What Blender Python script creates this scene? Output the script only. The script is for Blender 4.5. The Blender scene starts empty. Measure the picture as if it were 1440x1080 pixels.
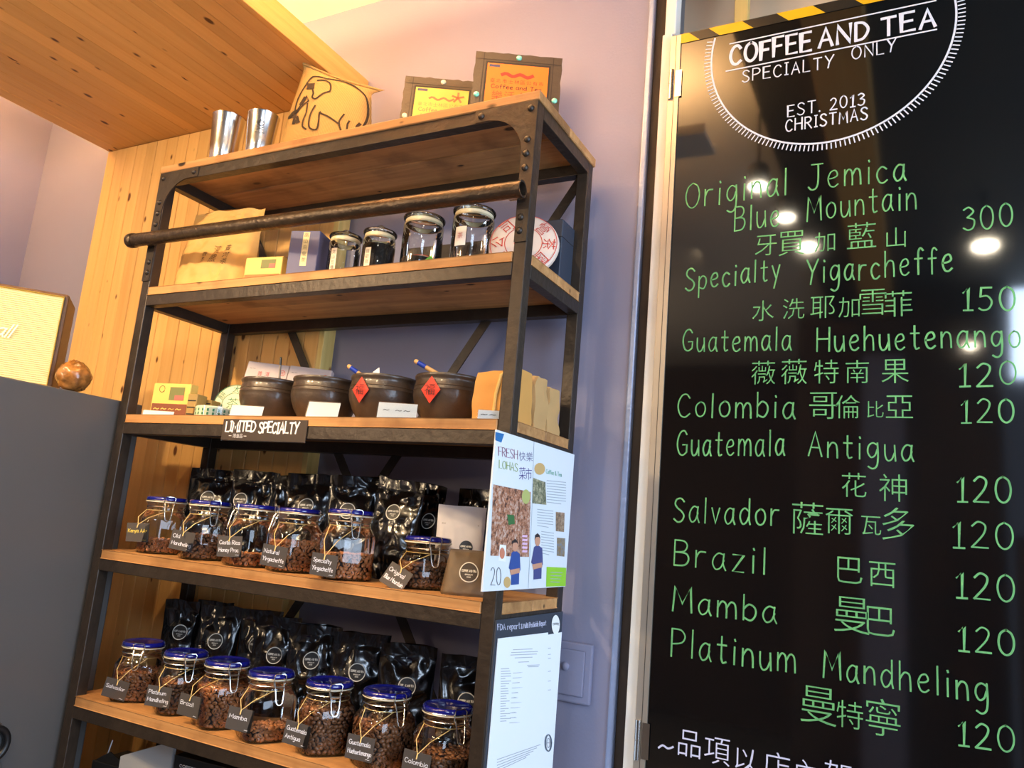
import bpy, bmesh, math, random
from mathutils import Vector, Matrix, noise
random.seed(7)
S = bpy.context.scene
C = bpy.context.collection
PI = math.pi

# ------------------------------------------------------------------ camera
CAM = Vector((1.9156, -1.3633, 1.4528))
FPX = 1091.94
RT = Vector((0.88797053, 0.45204859, 0.08461927))
UP = Vector((0.00950984, -0.20200346, 0.97933864))
FW = Vector((-0.45980203, 0.86881913, 0.18367203))
cd = bpy.data.cameras.new('camera'); cam = bpy.data.objects.new('camera', cd); C.objects.link(cam)
cam.matrix_world = Matrix(((RT.x, UP.x, -FW.x, CAM.x), (RT.y, UP.y, -FW.y, CAM.y), (RT.z, UP.z, -FW.z, CAM.z), (0, 0, 0, 1)))
cd.sensor_width = 36; cd.lens = 36*FPX/1440; cd.clip_start = .05
S.camera = cam

# ------------------------------------------------------------------ world, lights, exposure
S.view_settings.view_transform = 'Standard'
S.view_settings.look = 'None'
S.view_settings.exposure = 0.08
S.view_settings.gamma = 1
S.view_settings.use_curve_mapping = False
S.cycles.transparent_max_bounces = 24
S.cycles.max_bounces = 8
S.cycles.glossy_bounces = 4
S.cycles.diffuse_bounces = 4
w = bpy.data.worlds.new('world'); S.world = w; w.use_nodes = True
w.node_tree.nodes['Background'].inputs[0].default_value = (.62, .72, 1, 1)
w.node_tree.nodes['Background'].inputs[1].default_value = .3

def spot(name, loc, target, power, color, size=60, blend=.6, rad=.04):
    l = bpy.data.lights.new(name, 'SPOT'); l.energy = power; l.color = color
    l.spot_size = math.radians(size); l.spot_blend = blend; l.shadow_soft_size = rad
    o = bpy.data.objects.new(name, l); C.objects.link(o); o.location = loc
    o.rotation_euler = (Vector(target)-Vector(loc)).to_track_quat('-Z', 'Y').to_euler()
    return o
def area(name, loc, target, power, color, sx, sy):
    l = bpy.data.lights.new(name, 'AREA'); l.energy = power; l.color = color
    l.shape = 'RECTANGLE'; l.size = sx; l.size_y = sy
    o = bpy.data.objects.new(name, l); C.objects.link(o); o.location = loc
    o.rotation_euler = (Vector(target)-Vector(loc)).to_track_quat('-Z', 'Y').to_euler()
    return o
WARM = (1, .72, .41)
WARM2 = (1, .76, .5)
DAY = (.62, .78, 1)
SPOTS = [((-.25, -1.35, 2.60), (-.15, .2, 1.9), 88, 80), ((.22, -1.5, 2.60), (.30, .1, 1.5), 84, 66),
         ((.95, -1.6, 2.86), (.75, .1, 1.4), 58, 54), ((.75, -1.9, 2.80), (.55, .05, 1.02), 48, 40)]  # last spot is added to brighten the lower shelves
for i, (lo, tg, pw, sz) in enumerate(SPOTS):
    spot('warm_spot', lo, tg, pw, WARM, sz, .8)
area('cove_light', (.0, -.42, 2.836), (.0, -.42, 4), 125, (1, .57, .24), 2.5, .05)
for pl in ((-.6, -1.9, 2.1), (-.35, -3.0, 2.0)):  # added warm fill for soffit, panel and left wall, not actual pendants
    l_ = bpy.data.lights.new('warm_fill', 'POINT'); l_.energy = 36; l_.color = (1, .74, .46); l_.shadow_soft_size = .12
    o_ = bpy.data.objects.new('warm_fill', l_); C.objects.link(o_); o_.location = pl
area('window_daylight', (4.05, -.9, 1.7), (1.0, .1, 1.5), 112, DAY, 2.2, 1.9)
area('rear_window_daylight', (2.90, -2.93, 2.76), (2.90, 0, 2.2), 30, DAY, 1.0, .50)

# ------------------------------------------------------------------ placement helpers
def ray(u, v): return RT*((u-720)/FPX) - UP*((v-540)/FPX) + FW
def PX(u, v, c): d = ray(u, v); return CAM + d*((c-CAM.x)/d.x)
def PY(u, v, c): d = ray(u, v); return CAM + d*((c-CAM.y)/d.y)
def PZ(u, v, c): d = ray(u, v); return CAM + d*((c-CAM.z)/d.z)

# ------------------------------------------------------------------ materials
def srgb(r, g, b):
    f = lambda c: (c/255/12.92) if c/255 <= .04045 else ((c/255+.055)/1.055)**2.4
    return (f(r), f(g), f(b), 1)
MATS = {}
def mat(name, col, rough=.6, metal=0, spec=.5, bump=0, bscale=60, var=0, vscale=8, emis=0, coat=0):
    if name in MATS: return MATS[name]
    m = bpy.data.materials.new(name); m.use_nodes = True; MATS[name] = m
    nt = m.node_tree; b = nt.nodes['Principled BSDF']
    b.inputs['Base Color'].default_value = col
    b.inputs['Roughness'].default_value = rough
    b.inputs['Metallic'].default_value = metal
    b.inputs['Specular IOR Level'].default_value = spec
    if coat: b.inputs['Coat Weight'].default_value = coat
    if emis:
        b.inputs['Emission Color'].default_value = col; b.inputs['Emission Strength'].default_value = emis
    tc = nt.nodes.new('ShaderNodeTexCoord')
    if var:
        n = nt.nodes.new('ShaderNodeTexNoise'); n.inputs['Scale'].default_value = vscale; n.inputs['Detail'].default_value = 5
        nt.links.new(tc.outputs['Object'], n.inputs['Vector'])
        mr = nt.nodes.new('ShaderNodeMapRange'); mr.inputs[1].default_value = .25; mr.inputs[2].default_value = .75
        mr.inputs[3].default_value = 1-var; mr.inputs[4].default_value = 1+var
        nt.links.new(n.outputs['Fac'], mr.inputs[0])
        mx = nt.nodes.new('ShaderNodeVectorMath'); mx.operation = 'SCALE'; mx.inputs[0].default_value = col[:3]
        nt.links.new(mr.outputs[0], mx.inputs['Scale']); nt.links.new(mx.outputs[0], b.inputs['Base Color'])
    if bump:
        n2 = nt.nodes.new('ShaderNodeTexNoise'); n2.inputs['Scale'].default_value = bscale; n2.inputs['Detail'].default_value = 6
        nt.links.new(tc.outputs['Object'], n2.inputs['Vector'])
        bp = nt.nodes.new('ShaderNodeBump'); bp.inputs['Strength'].default_value = bump; bp.inputs['Distance'].default_value = .004
        nt.links.new(n2.outputs['Fac'], bp.inputs['Height']); nt.links.new(bp.outputs[0], b.inputs['Normal'])
    return m

def wood(name, c1, c2, knotc, axis, knots=1.0, rough=.5, gs=1.0, stain=None):
    """procedural plank: long grain along `axis`, sparse dark knots, per-object offset"""
    m = bpy.data.materials.new(name); m.use_nodes = True; MATS[name] = m
    nt = m.node_tree; N = nt.nodes; L = nt.links; b = N['Principled BSDF']
    b.inputs['Roughness'].default_value = rough; b.inputs['Specular IOR Level'].default_value = .3
    tc = N.new('ShaderNodeTexCoord'); oi = N.new('ShaderNodeObjectInfo')
    mul = N.new('ShaderNodeMath'); mul.operation = 'MULTIPLY'; mul.inputs[1].default_value = 37.0
    L.new(oi.outputs['Random'], mul.inputs[0])
    add = N.new('ShaderNodeVectorMath'); add.operation = 'ADD'
    L.new(tc.outputs['Object'], add.inputs[0]); L.new(mul.outputs[0], add.inputs[1])
    mp = N.new('ShaderNodeMapping'); sc = [55*gs]*3; sc[axis] = 2.2*gs; mp.inputs['Scale'].default_value = sc
    L.new(add.outputs[0], mp.inputs[0])
    n = N.new('ShaderNodeTexNoise'); n.inputs['Scale'].default_value = 1; n.inputs['Detail'].default_value = 6; n.inputs['Roughness'].default_value = .65
    L.new(mp.outputs[0], n.inputs['Vector'])
    cr = N.new('ShaderNodeValToRGB'); cr.color_ramp.elements[0].position = .3; cr.color_ramp.elements[1].position = .72
    cr.color_ramp.elements[0].color = c2; cr.color_ramp.elements[1].color = c1
    L.new(n.outputs['Fac'], cr.inputs[0])
    # knots
    mp2 = N.new('ShaderNodeMapping'); s2 = [26]*3; s2[axis] = 13; mp2.inputs['Scale'].default_value = s2
    L.new(add.outputs[0], mp2.inputs[0])
    vo = N.new('ShaderNodeTexVoronoi'); vo.inputs['Scale'].default_value = 1; vo.inputs['Randomness'].default_value = 1
    L.new(mp2.outputs[0], vo.inputs['Vector'])
    sep = N.new('ShaderNodeSeparateColor'); L.new(vo.outputs['Color'], sep.inputs[0])
    gt = N.new('ShaderNodeMapRange'); gt.inputs[1].default_value = 1-.33*knots; gt.inputs[2].default_value = 1; gt.inputs[3].default_value = 0; gt.inputs[4].default_value = .2
    L.new(sep.outputs[0], gt.inputs[0])
    sub = N.new('ShaderNodeMath'); sub.operation = 'SUBTRACT'; L.new(gt.outputs[0], sub.inputs[0]); L.new(vo.outputs['Distance'], sub.inputs[1])
    kr = N.new('ShaderNodeMapRange'); kr.inputs[1].default_value = -.07; kr.inputs[2].default_value = .03
    L.new(sub.outputs[0], kr.inputs[0])
    k2 = N.new('ShaderNodeMath'); k2.operation = 'MULTIPLY'; k2.use_clamp = True
    g2 = N.new('ShaderNodeMath'); g2.operation = 'GREATER_THAN'; g2.inputs[1].default_value = 1-.33*knots; L.new(sep.outputs[0], g2.inputs[0])
    L.new(kr.outputs[0], k2.inputs[0]); L.new(g2.outputs[0], k2.inputs[1])
    mx = N.new('ShaderNodeMix'); mx.data_type = 'RGBA'
    L.new(k2.outputs[0], mx.inputs[0]); L.new(cr.outputs[0], mx.inputs[6]); mx.inputs[7].default_value = knotc
    last = mx.outputs[2]
    if stain:
        n3 = N.new('ShaderNodeTexNoise'); n3.inputs['Scale'].default_value = 9; n3.inputs['Detail'].default_value = 4
        L.new(add.outputs[0], n3.inputs['Vector'])
        r3 = N.new('ShaderNodeMapRange'); r3.inputs[1].default_value = .5; r3.inputs[2].default_value = .72; r3.inputs[4].default_value = .7
        L.new(n3.outputs['Fac'], r3.inputs[0])
        m3 = N.new('ShaderNodeMix'); m3.data_type = 'RGBA'; L.new(r3.outputs[0], m3.inputs[0]); L.new(last, m3.inputs[6]); m3.inputs[7].default_value = stain
        last = m3.outputs[2]
    # each plank a slightly different tone
    vr = N.new('ShaderNodeMapRange'); vr.inputs[3].default_value = .88; vr.inputs[4].default_value = 1.1; L.new(oi.outputs['Random'], vr.inputs[0])
    vs = N.new('ShaderNodeVectorMath'); vs.operation = 'SCALE'; L.new(last, vs.inputs[0]); L.new(vr.outputs[0], vs.inputs['Scale'])
    L.new(vs.outputs[0], b.inputs['Base Color'])
    bp = N.new('ShaderNodeBump'); bp.inputs['Strength'].default_value = .25; bp.inputs['Distance'].default_value = .002
    L.new(n.outputs['Fac'], bp.inputs['Height']); L.new(bp.outputs[0], b.inputs['Normal'])
    return m

def glassmat(name, tint=(.97, .98, .97, 1), rough=.05, ior=1.5, gain=1.0):
    """thin clear glass: see-through surface with a Fresnel reflection"""
    m = bpy.data.materials.new(name); m.use_nodes = True; MATS[name] = m
    nt = m.node_tree; N = nt.nodes; L = nt.links; N.remove(N['Principled BSDF'])
    t = N.new('ShaderNodeBsdfTransparent'); t.inputs[0].default_value = tint
    g = N.new('ShaderNodeBsdfGlossy'); g.inputs['Roughness'].default_value = rough; g.inputs[0].default_value = (1, 1, 1, 1)
    f = N.new('ShaderNodeFresnel'); f.inputs[0].default_value = ior
    mu = N.new('ShaderNodeMath'); mu.operation = 'MULTIPLY'; mu.inputs[1].default_value = gain; mu.use_clamp = True
    L.new(f.outputs[0], mu.inputs[0])
    mx = N.new('ShaderNodeMixShader'); L.new(mu.outputs[0], mx.inputs[0]); L.new(t.outputs[0], mx.inputs[1]); L.new(g.outputs[0], mx.inputs[2])
    L.new(mx.outputs[0], N['Material Output'].inputs[0])
    return m

pine_v = wood('pine_vertical', srgb(230, 182, 110), srgb(220, 168, 95), srgb(96, 54, 20), 2, 1.5)
pine_y = wood('pine_soffit', srgb(222, 170, 98), srgb(211, 156, 84), srgb(96, 54, 20), 1, 1.4)
pine_t = wood('pine_trim', srgb(230, 178, 98), srgb(214, 156, 78), srgb(120, 70, 26), 1, .3)
pine_e = wood('pine_edge', srgb(232, 205, 130), srgb(210, 180, 104), srgb(150, 100, 50), 2, .3)
oldwood = wood('aged_shelf_wood', srgb(206, 156, 100), srgb(168, 118, 70), srgb(46, 28, 14), 0, .8, .6, 1, srgb(122, 84, 50))
wallm = mat('lavender_wall_paint', srgb(136, 136, 160), .75, bump=.08, bscale=140, var=.03, vscale=3)
wallw = mat('warm_lit_wall_colour', srgb(238, 206, 168), .8, bump=.08, bscale=140)  # peach tone: the warm light on this wall is put into its colour
ceilm = mat('cream_ceiling_paint', srgb(240, 232, 218), .9)
floorm = mat('grey_floor_tile', srgb(110, 104, 98), .5, var=.15, vscale=3)
darkwall = mat('brown_back_wall', srgb(84, 62, 46), .8)
metal = mat('dark_painted_iron', srgb(56, 47, 39), .4, metal=.35, bump=.5, bscale=45, var=.22, vscale=26)
metal2 = mat('worn_black_pipe', srgb(70, 58, 46), .32, metal=.6, bump=.6, bscale=90, var=.4, vscale=30)
steel = mat('brushed_steel', srgb(205, 203, 198), .22, metal=1)
wire = mat('bright_wire', srgb(225, 225, 222), .2, metal=1)
alum = mat('aluminium_stile', srgb(190, 180, 165), .35, metal=.7)
whitep = mat('white_paper', srgb(240, 240, 236), .7)
whitem = mat('white_door_frame', srgb(236, 232, 222), .5, bump=.1)
ink = mat('black_ink', srgb(24, 22, 22), .7)
red = mat('red_print', srgb(200, 40, 26), .6)
black = mat('black_plastic', srgb(18, 18, 20), .4)
bag_m = mat('glossy_black_foil', srgb(11, 10, 11), .2, spec=.6, bump=.08, bscale=60, coat=.3)
blue_lid = mat('cobalt_blue_lid', srgb(16, 22, 120), .12, spec=.7, coat=.5)
gasket = mat('cream_gasket', srgb(232, 222, 196), .5)
kraft = mat('kraft_paper', srgb(196, 152, 92), .75, bump=.3, bscale=30, var=.08)
kraft2 = mat('tan_kraft_paper', srgb(190, 150, 96), .75, bump=.3, bscale=30, var=.08)
brownbag = mat('brown_pouch', srgb(94, 76, 55), .55, bump=.2, bscale=40)
clay = mat('dark_glazed_clay', srgb(66, 54, 44), .34, bump=.6, bscale=34, var=.4, vscale=14, coat=.25)
bean_m = mat('roasted_coffee', srgb(186, 120, 72), .34, var=.35, vscale=60, coat=.15)
bean_d = mat('dark_roast_coffee', srgb(142, 94, 60), .34, var=.3, vscale=60, coat=.15)
tea_m = mat('dark_tea_leaves', srgb(42, 32, 22), .8, bump=1, bscale=160, var=.5, vscale=120)
tag_m = mat('slate_card', srgb(72, 66, 62), .75)
twine = mat('straw_twine', srgb(232, 200, 130), .8)
chalk_w = mat('white_chalk_ink', srgb(226, 226, 232), .8)
chalk_l = mat('lavender_chalk_ink', srgb(205, 205, 226), .8)
chalk_y = mat('yellow_chalk_ink', srgb(232, 206, 84), .8)
chalk_g = mat('green_chalk_ink', srgb(104, 172, 104), .8, var=.28, vscale=22)
board_m = mat('glossy_black_board', srgb(13, 13, 14), .06, spec=1.0)
glass = glassmat('jar_glass', (.985, .99, .985, 1), gain=1.1)
film = glassmat('clear_sleeve', (.93, .95, .97, 1), .08, 1.4)

# ------------------------------------------------------------------ mesh builder
class MB:
    def __init__(s): s.v = []; s.f = []; s.m = []
    def add(s, vs, fs, mi=0, M=None):
        o = len(s.v)
        s.v += [tuple((M @ Vector(p)) if M else p) for p in vs]
        s.f += [tuple(i+o for i in q) for q in fs]; s.m += [mi]*len(fs)
        return s
    def box(s, x0, y0, z0, x1, y1, z1, mi=0, M=None):
        v = [(x0,y0,z0),(x1,y0,z0),(x1,y1,z0),(x0,y1,z0),(x0,y0,z1),(x1,y0,z1),(x1,y1,z1),(x0,y1,z1)]
        return s.add(v, [(0,3,2,1),(4,5,6,7),(0,1,5,4),(1,2,6,5),(2,3,7,6),(3,0,4,7)], mi, M)
    def prism(s, poly, a, b, axis='y', mi=0, M=None):
        n = len(poly)
        def P(p, t): return {'y': (p[0], t, p[1]), 'z': (p[0], p[1], t), 'x': (t, p[0], p[1])}[axis]
        v = [P(p, a) for p in poly]+[P(p, b) for p in poly]
        f = [tuple(range(n)), tuple(range(2*n-1, n-1, -1))]+[(i, (i+1) % n, n+(i+1) % n, n+i) for i in range(n)]
        return s.add(v, f, mi, M)
    def lathe(s, prof, n=24, mi=0, M=None, sq=None, cap0=True, cap1=True):
        v = []; f = []
        for k, (r, z) in enumerate(prof):
            for i in range(n):
                a = 2*PI*i/n; rr = r
                if sq and sq[k]:
                    e = 2+sq[k]*2.6; c, d = abs(math.cos(a)), abs(math.sin(a))
                    rr = r/((c**e+d**e)**(1/e))
                v.append((rr*math.cos(a), rr*math.sin(a), z))
        for k in range(len(prof)-1):
            for i in range(n):
                j = (i+1) % n; f.append((k*n+i, k*n+j, (k+1)*n+j, (k+1)*n+i))
        if cap0: f.append(tuple(range(n-1, -1, -1)))
        if cap1: f.append(tuple((len(prof)-1)*n+i for i in range(n)))
        return s.add(v, f, mi, M)
    def tube(s, pts, r, n=8, closed=False, mi=0, M=None):
        pts = [Vector(p) for p in pts]; N = len(pts); v = []; f = []; prev = None
        for i, p in enumerate(pts):
            if closed: t = pts[(i+1) % N]-pts[i-1]
            else: t = pts[min(i+1, N-1)]-pts[max(i-1, 0)]
            t.normalize()
            if prev is None:
                a = Vector((0, 0, 1)) if abs(t.z) < .9 else Vector((1, 0, 0)); x = t.cross(a).normalized()
            else: x = (prev-t*prev.dot(t)).normalized()
            prev = x; y = t.cross(x)
            rr = r[i] if isinstance(r, (list, tuple)) else r
            for k in range(n):
                a = 2*PI*k/n; v.append(tuple(p+x*(rr*math.cos(a))+y*(rr*math.sin(a))))
        for i in range(N if closed else N-1):
            j = (i+1) % N
            for k in range(n):
                l = (k+1) % n; f.append((i*n+k, i*n+l, j*n+l, j*n+k))
        if not closed: f.append(tuple(range(n-1, -1, -1))); f.append(tuple((N-1)*n+k for k in range(n)))
        return s.add(v, f, mi, M)
    def build(s, name, mats, parent=None, smooth=False, bevel=0, seg=2, loc=None, rot=None):
        me = bpy.data.meshes.new(name); me.from_pydata(s.v, [], s.f)
        mats = mats if isinstance(mats, (list, tuple)) else [mats]
        for m in mats: me.materials.append(m)
        for p, mi in zip(me.polygons, s.m): p.material_index = mi
        if bevel:
            bm = bmesh.new(); bm.from_mesh(me)
            es = [e for e in bm.edges if len(e.link_faces) == 2 and e.calc_face_angle(0) > .6]
            bmesh.ops.bevel(bm, geom=es, offset=bevel, segments=seg, affect='EDGES', profile=.5)
            bm.to_mesh(me); bm.free()
        if smooth:
            for p in me.polygons: p.use_smooth = True
            me.set_sharp_from_angle(angle=math.radians(38 if smooth is True else smooth))
        me.update()
        o = bpy.data.objects.new(name, me); C.objects.link(o)
        if parent: o.parent = parent
        if loc: o.location = loc
        if rot: o.rotation_euler = rot
        return o

def thing(name, label, cat, loc=(0, 0, 0), rz=0, group=None, rot=None):
    o = bpy.data.objects.new(name, None); C.objects.link(o); o.location = loc
    o.rotation_euler = rot if rot else (0, 0, rz); o.empty_display_size = .05
    o['label'] = label; o['category'] = cat
    if group: o['group'] = group
    return o
def structure(o, label=None):
    o['kind'] = 'structure'
    if label: o['label'] = label
    return o
def linked(o, parent, loc=None, rot=None):
    c = o.copy(); C.objects.link(c); c.parent = parent
    if loc is not None: c.location = loc
    if rot is not None: c.rotation_euler = rot
    return c
def copy_thing(root, loc, rz=0, label=None, skip=()):
    r = root.copy(); C.objects.link(r); r.location = loc; r.rotation_euler = (0, 0, rz)
    if label: r['label'] = label
    for ch in list(root.children):
        if ch.name.split('.')[0] in skip: continue
        c = ch.copy(); C.objects.link(c); c.parent = r
        for g in list(ch.children):
            d = g.copy(); C.objects.link(d); d.parent = c
    return r

# ------------------------------------------------------------------ hand lettering (single-stroke alphabet)
G = {
'A': (5, "0,0 2.5,8 5,0;1,2.8 4,2.8"), 'B': (4.6, "0,0 0,8;~0,8 3,7.8 4,6.3 3,4.6 0,4.2;~0,4.2 3.6,4 4.6,2.2 3.4,.3 0,0"),
'C': (4.8, "~4.6,6.6 3.4,7.9 1.6,7.6 .3,5.5 .1,3 1.2,.6 3,0 4.8,1.2"), 'D': (4.8, "0,0 0,8;~0,8 3,7.4 4.8,4.2 3,.6 0,0"),
'E': (4.3, "4.2,8 0,8 0,0 4.4,0;0,4.2 3.6,4.2"), 'F': (4, "4.2,8 0,8 0,0;0,4.2 3.4,4.2"),
'G': (5, "~4.6,6.8 3.4,8 1.6,7.6 .3,5.5 .1,3 1.2,.6 3,0 4.8,1;4.8,1 4.9,3.4 2.8,3.4"), 'H': (5, "0,0 0,8;5,0 5,8;0,4.2 5,4.2"),
'I': (2, "1,0 1,8;0,8 2,8;0,0 2,0"), 'J': (4.6, "1,8 5,8;~3.4,8 3.4,2.5 2.6,.4 1,.1 0,1"), 'K': (4.6, "0,0 0,8;4.4,8 0,3.4;1.2,4.6 4.6,0"),
'L': (4, "0,8 0,0 4,0"), 'M': (6, "0,0 .5,8 3,2.6 5.5,8 6,0"), 'N': (5, "0,0 0,8 5,0 5,8"),
'O': (5.4, "~2.7,8 .8,6.8 0,4 .8,1.2 2.7,0 4.6,1.2 5.4,4 4.6,6.8 2.7,8"), 'P': (4.6, "0,0 0,8;~0,8 3.2,7.8 4.6,6 3.4,4.2 0,3.6"),
'Q': (5.4, "~2.7,8 .8,6.8 0,4 .8,1.2 2.7,0 4.6,1.2 5.4,4 4.6,6.8 2.7,8;3.4,2 5.4,-.6"), 'R': (4.8, "0,0 0,8;~0,8 3.2,7.8 4.4,6.1 3.2,4.4 0,3.9;1.8,4 4.8,0"),
'S': (4.4, "~4.2,6.9 2.8,8 .9,7.6 .3,6.1 1.4,4.7 3.2,3.6 4.3,2.1 3.4,.4 1.6,0 0,1"), 'T': (4.8, "0,8 4.8,8;2.4,8 2.4,0"),
'U': (4.8, "~0,8 0,2.6 .9,.4 2.4,0 3.9,.4 4.8,2.6 4.8,8"), 'V': (4.8, "0,8 2.4,0 4.8,8"), 'W': (6.4, "0,8 1.6,0 3.2,6 4.8,0 6.4,8"),
'X': (4.6, "0,8 4.6,0;4.6,8 0,0"), 'Y': (4.6, "0,8 2.4,3.8;4.8,8 2.4,3.8 1.6,0"), 'Z': (4.6, "0,8 4.6,8 0,0 4.6,0"),
'a': (3.8, "~3.4,4.6 1.8,5.1 .4,3.8 0,1.8 1,.1 2.5,.8 3.4,3;~3.4,5 3.2,2 4,0"), 'b': (3.6, "0,8 0,0;~0,3.4 1.6,5 3.4,4 3.6,1.8 2.2,0 0,.8"),
'c': (3.4, "~3.2,4.2 1.8,5 .4,4 0,2.2 .9,.3 2.2,0 3.4,.8"), 'd': (3.8, "~3.4,4 1.8,5 .4,4 0,2 1,.1 2.4,.6 3.4,2.4;3.5,8 3.5,1.4 3.9,0"),
'e': (3.6, "~.2,2.6 2.2,2.8 3.3,3.6 2.6,5 1,4.6 .1,2.6 .8,.5 2.2,0 3.5,.8"), 'f': (3, "~3.2,7.2 2.2,8 1.4,7 1.3,4 1.3,0;0,4.8 2.8,4.8"),
'g': (3.7, "~3.3,4.4 1.8,5 .4,4 .1,2 1.2,.5 2.6,1.2 3.3,3;~3.4,5 3.6,1 3.2,-2 1.8,-3 .3,-2.4"), 'h': (3.6, "0,8 0,0;~0,3 1.4,4.9 3,4.6 3.4,2.6 3.5,0"),
'i': (1, ".5,5 .5,0;.5,7.2 .7,6.7"), 'j': (2, "~1.6,5 1.7,0 1.2,-2.4 0,-2.6;1.6,7.2 1.8,6.7"), 'k': (3.4, "0,8 0,0;3,5 0,2.2;1,3 3.4,0"),
'l': (.8, ".4,8 .4,0"), 'm': (5.6, "0,5 0,0;~0,3 1.1,4.9 2.3,4.5 2.7,2.6 2.7,0;~2.7,3 3.9,4.9 5.1,4.5 5.5,2.6 5.6,0"),
'n': (3.5, "0,5 0,0;~0,3 1.4,4.9 2.9,4.5 3.4,2.6 3.5,0"), 'o': (3.7, "~1.8,5 .4,4 0,2.4 .6,.6 1.9,0 3.2,.8 3.7,2.6 3.1,4.4 1.8,5"),
'p': (3.6, "0,5 0,-3;~0,3.6 1.6,5 3.3,4.2 3.6,2.2 2.4,.2 0,.9"), 'q': (3.6, "~3.4,4.4 1.8,5 .4,4 .1,2 1.2,.4 2.6,1 3.4,3;3.5,5 3.5,-3"),
'r': (2.8, "0,5 0,0;~0,2.8 1,4.6 2.8,4.7"), 's': (3, "~2.9,4.4 1.5,5 .4,4 1.5,2.8 2.8,1.6 2,.1 0,.5"), 't': (3, "1.4,7.4 1.4,1;~1.4,1.4 1.9,.1 3,.4;0,5 3,5"),
'u': (3.6, "~0,5 .1,1.6 1,0 2.4,.5 3.3,2.4;3.4,5 3.7,0"), 'v': (3.2, "0,5 1.6,0 3.2,5"), 'w': (4.8, "0,5 1.2,0 2.4,4 3.6,0 4.8,5"),
'x': (3.2, "0,5 3.2,0;3.2,5 0,0"), 'y': (3.4, "0,5 1.8,.6;3.4,5 1,-3"), 'z': (3.2, "0,5 3.2,5 0,0 3.2,0"),
'0': (4.2, "~2.1,8 .6,6.8 0,4 .6,1.2 2.1,0 3.6,1.2 4.2,4 3.6,6.8 2.1,8"), '1': (2.4, "0,6.2 1.6,8 1.4,0;0,0 2.8,0"),
'2': (4, "~.2,6.6 1.8,8 3.6,6.8 3,4 0,.1;0,.1 4.2,0"), '3': (3.8, "~.2,7.2 2,8 3.6,6.4 1.4,4.4;~1.4,4.4 3.8,3.4 3.4,.8 1.6,0 0,.8"),
'4': (4.2, "2.8,0 2.8,8 0,2.4 4.2,2.4"), '5': (4, "3.9,8 .8,8 .5,4.8;~.5,4.8 2.6,5 3.9,3 3,.6 1.2,0 0,.7"), '6': (4, "~3.4,8 1,5.6 .1,2.4 1.6,0 3.6,1 3.7,3.4 2,4.6 .4,3"),
'7': (4, "0,8 4,8 1.4,0"), '8': (4, "~2,4.4 .4,6 2,8 3.6,6 2,4.4 0,2 2,0 4,2 2,4.4"), '9': (4, "~3.6,5.4 2,4 .4,5.6 1.8,8 3.6,6.6 3.4,2 2.2,0"),
'.': (.8, ".3,.3 .6,0"), ',': (.8, ".5,.3 .1,-1"), '~': (5, "~0,2.6 1.3,4 3,2.6 4.6,3.6"), '+': (3, "0,4 3,4;1.5,5.5 1.5,2.5"), '-': (2.5, "0,4 2.5,4"),
"'": (.6, ".4,8 .2,6.6"), '$': (4, "~3.6,6.6 2,7.6 .5,6 2,4 3.5,2.4 2,.4 .2,1.4;2,8.6 2,-.6"), '(': (1.6, "~1.6,8.4 .2,4 1.6,-.6"), ')': (1.6, "~0,8.4 1.4,4 0,-.6"), '/': (3, "0,-.5 3,8.5"), '&': (5, "~5,0 1,6 2.2,8 3.2,6.4 .4,2.4 1.6,0 4.6,3.2"), '!': (.8, ".4,8 .4,2.4;.4,.4 .4,0"),
}
def smooth_pts(p, k=4):
    out = []
    for i in range(len(p)-1):
        p0 = p[max(i-1, 0)]; p1 = p[i]; p2 = p[i+1]; p3 = p[min(i+2, len(p)-1)]
        for j in range(k):
            t = j/k
            out.append(tuple(.5*((2*p1[a])+(-p0[a]+p2[a])*t+(2*p0[a]-5*p1[a]+4*p2[a]-p3[a])*t*t+(-p0[a]+3*p1[a]-3*p2[a]+p3[a])*t**3) for a in range(len(p1))))
    out.append(p[-1]); return out
def text_strokes(txt, gap=1.5, space=3.2, jit=0.0):
    x = 0; out = []
    for ch in txt:
        if ch == ' ': x += space; continue
        w_, s_ = G.get(ch, (3, "0,0 3,0"))
        dy = random.uniform(-jit, jit); sc = 1+random.uniform(-jit, jit)*.12
        for st in s_.split(';'):
            sm = st[0] == '~'; st = st.lstrip('~')
            p = [tuple(float(c) for c in q.split(',')) for q in st.split()]
            p = [(x+a*sc, b*sc+dy) for a, b in p]
            out.append(smooth_pts(p) if sm else p)
        x += w_*sc+gap
    return out, max(x-gap, .1)
def ribbon(mb, pts, wd, f, mi=0, lift=0.0):
    """flat stroke; pts are 2-D, f(a, b, lift) gives the 3-D point"""
    n = len(pts); L_ = []; R_ = []
    if n < 2: return
    for i in range(n):
        a = pts[max(i-1, 0)]; b = pts[min(i+1, n-1)]
        dx, dy = b[0]-a[0], b[1]-a[1]; l = math.hypot(dx, dy) or 1e-9; dx /= l; dy /= l
        k = 1
        if 0 < i < n-1:
            ax, ay = pts[i][0]-a[0], pts[i][1]-a[1]; la = math.hypot(ax, ay) or 1e-9
            c = abs((ax*dx+ay*dy)/la); k = min(1/max(c, .45), 1.8)
        e = wd/2*k; px, py = pts[i]
        if i == 0: px -= dx*wd*.35; py -= dy*wd*.35
        if i == n-1: px += dx*wd*.35; py += dy*wd*.35
        L_.append((px-dy*e, py+dx*e)); R_.append((px+dy*e, py-dx*e))
    v = [tuple(f(p[0], p[1], lift)) for p in L_]+[tuple(f(p[0], p[1], lift)) for p in R_]
    mb.add(v, [(i, i+1, n+i+1, n+i) for i in range(n-1)], mi)
LIFT = [0]
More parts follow.
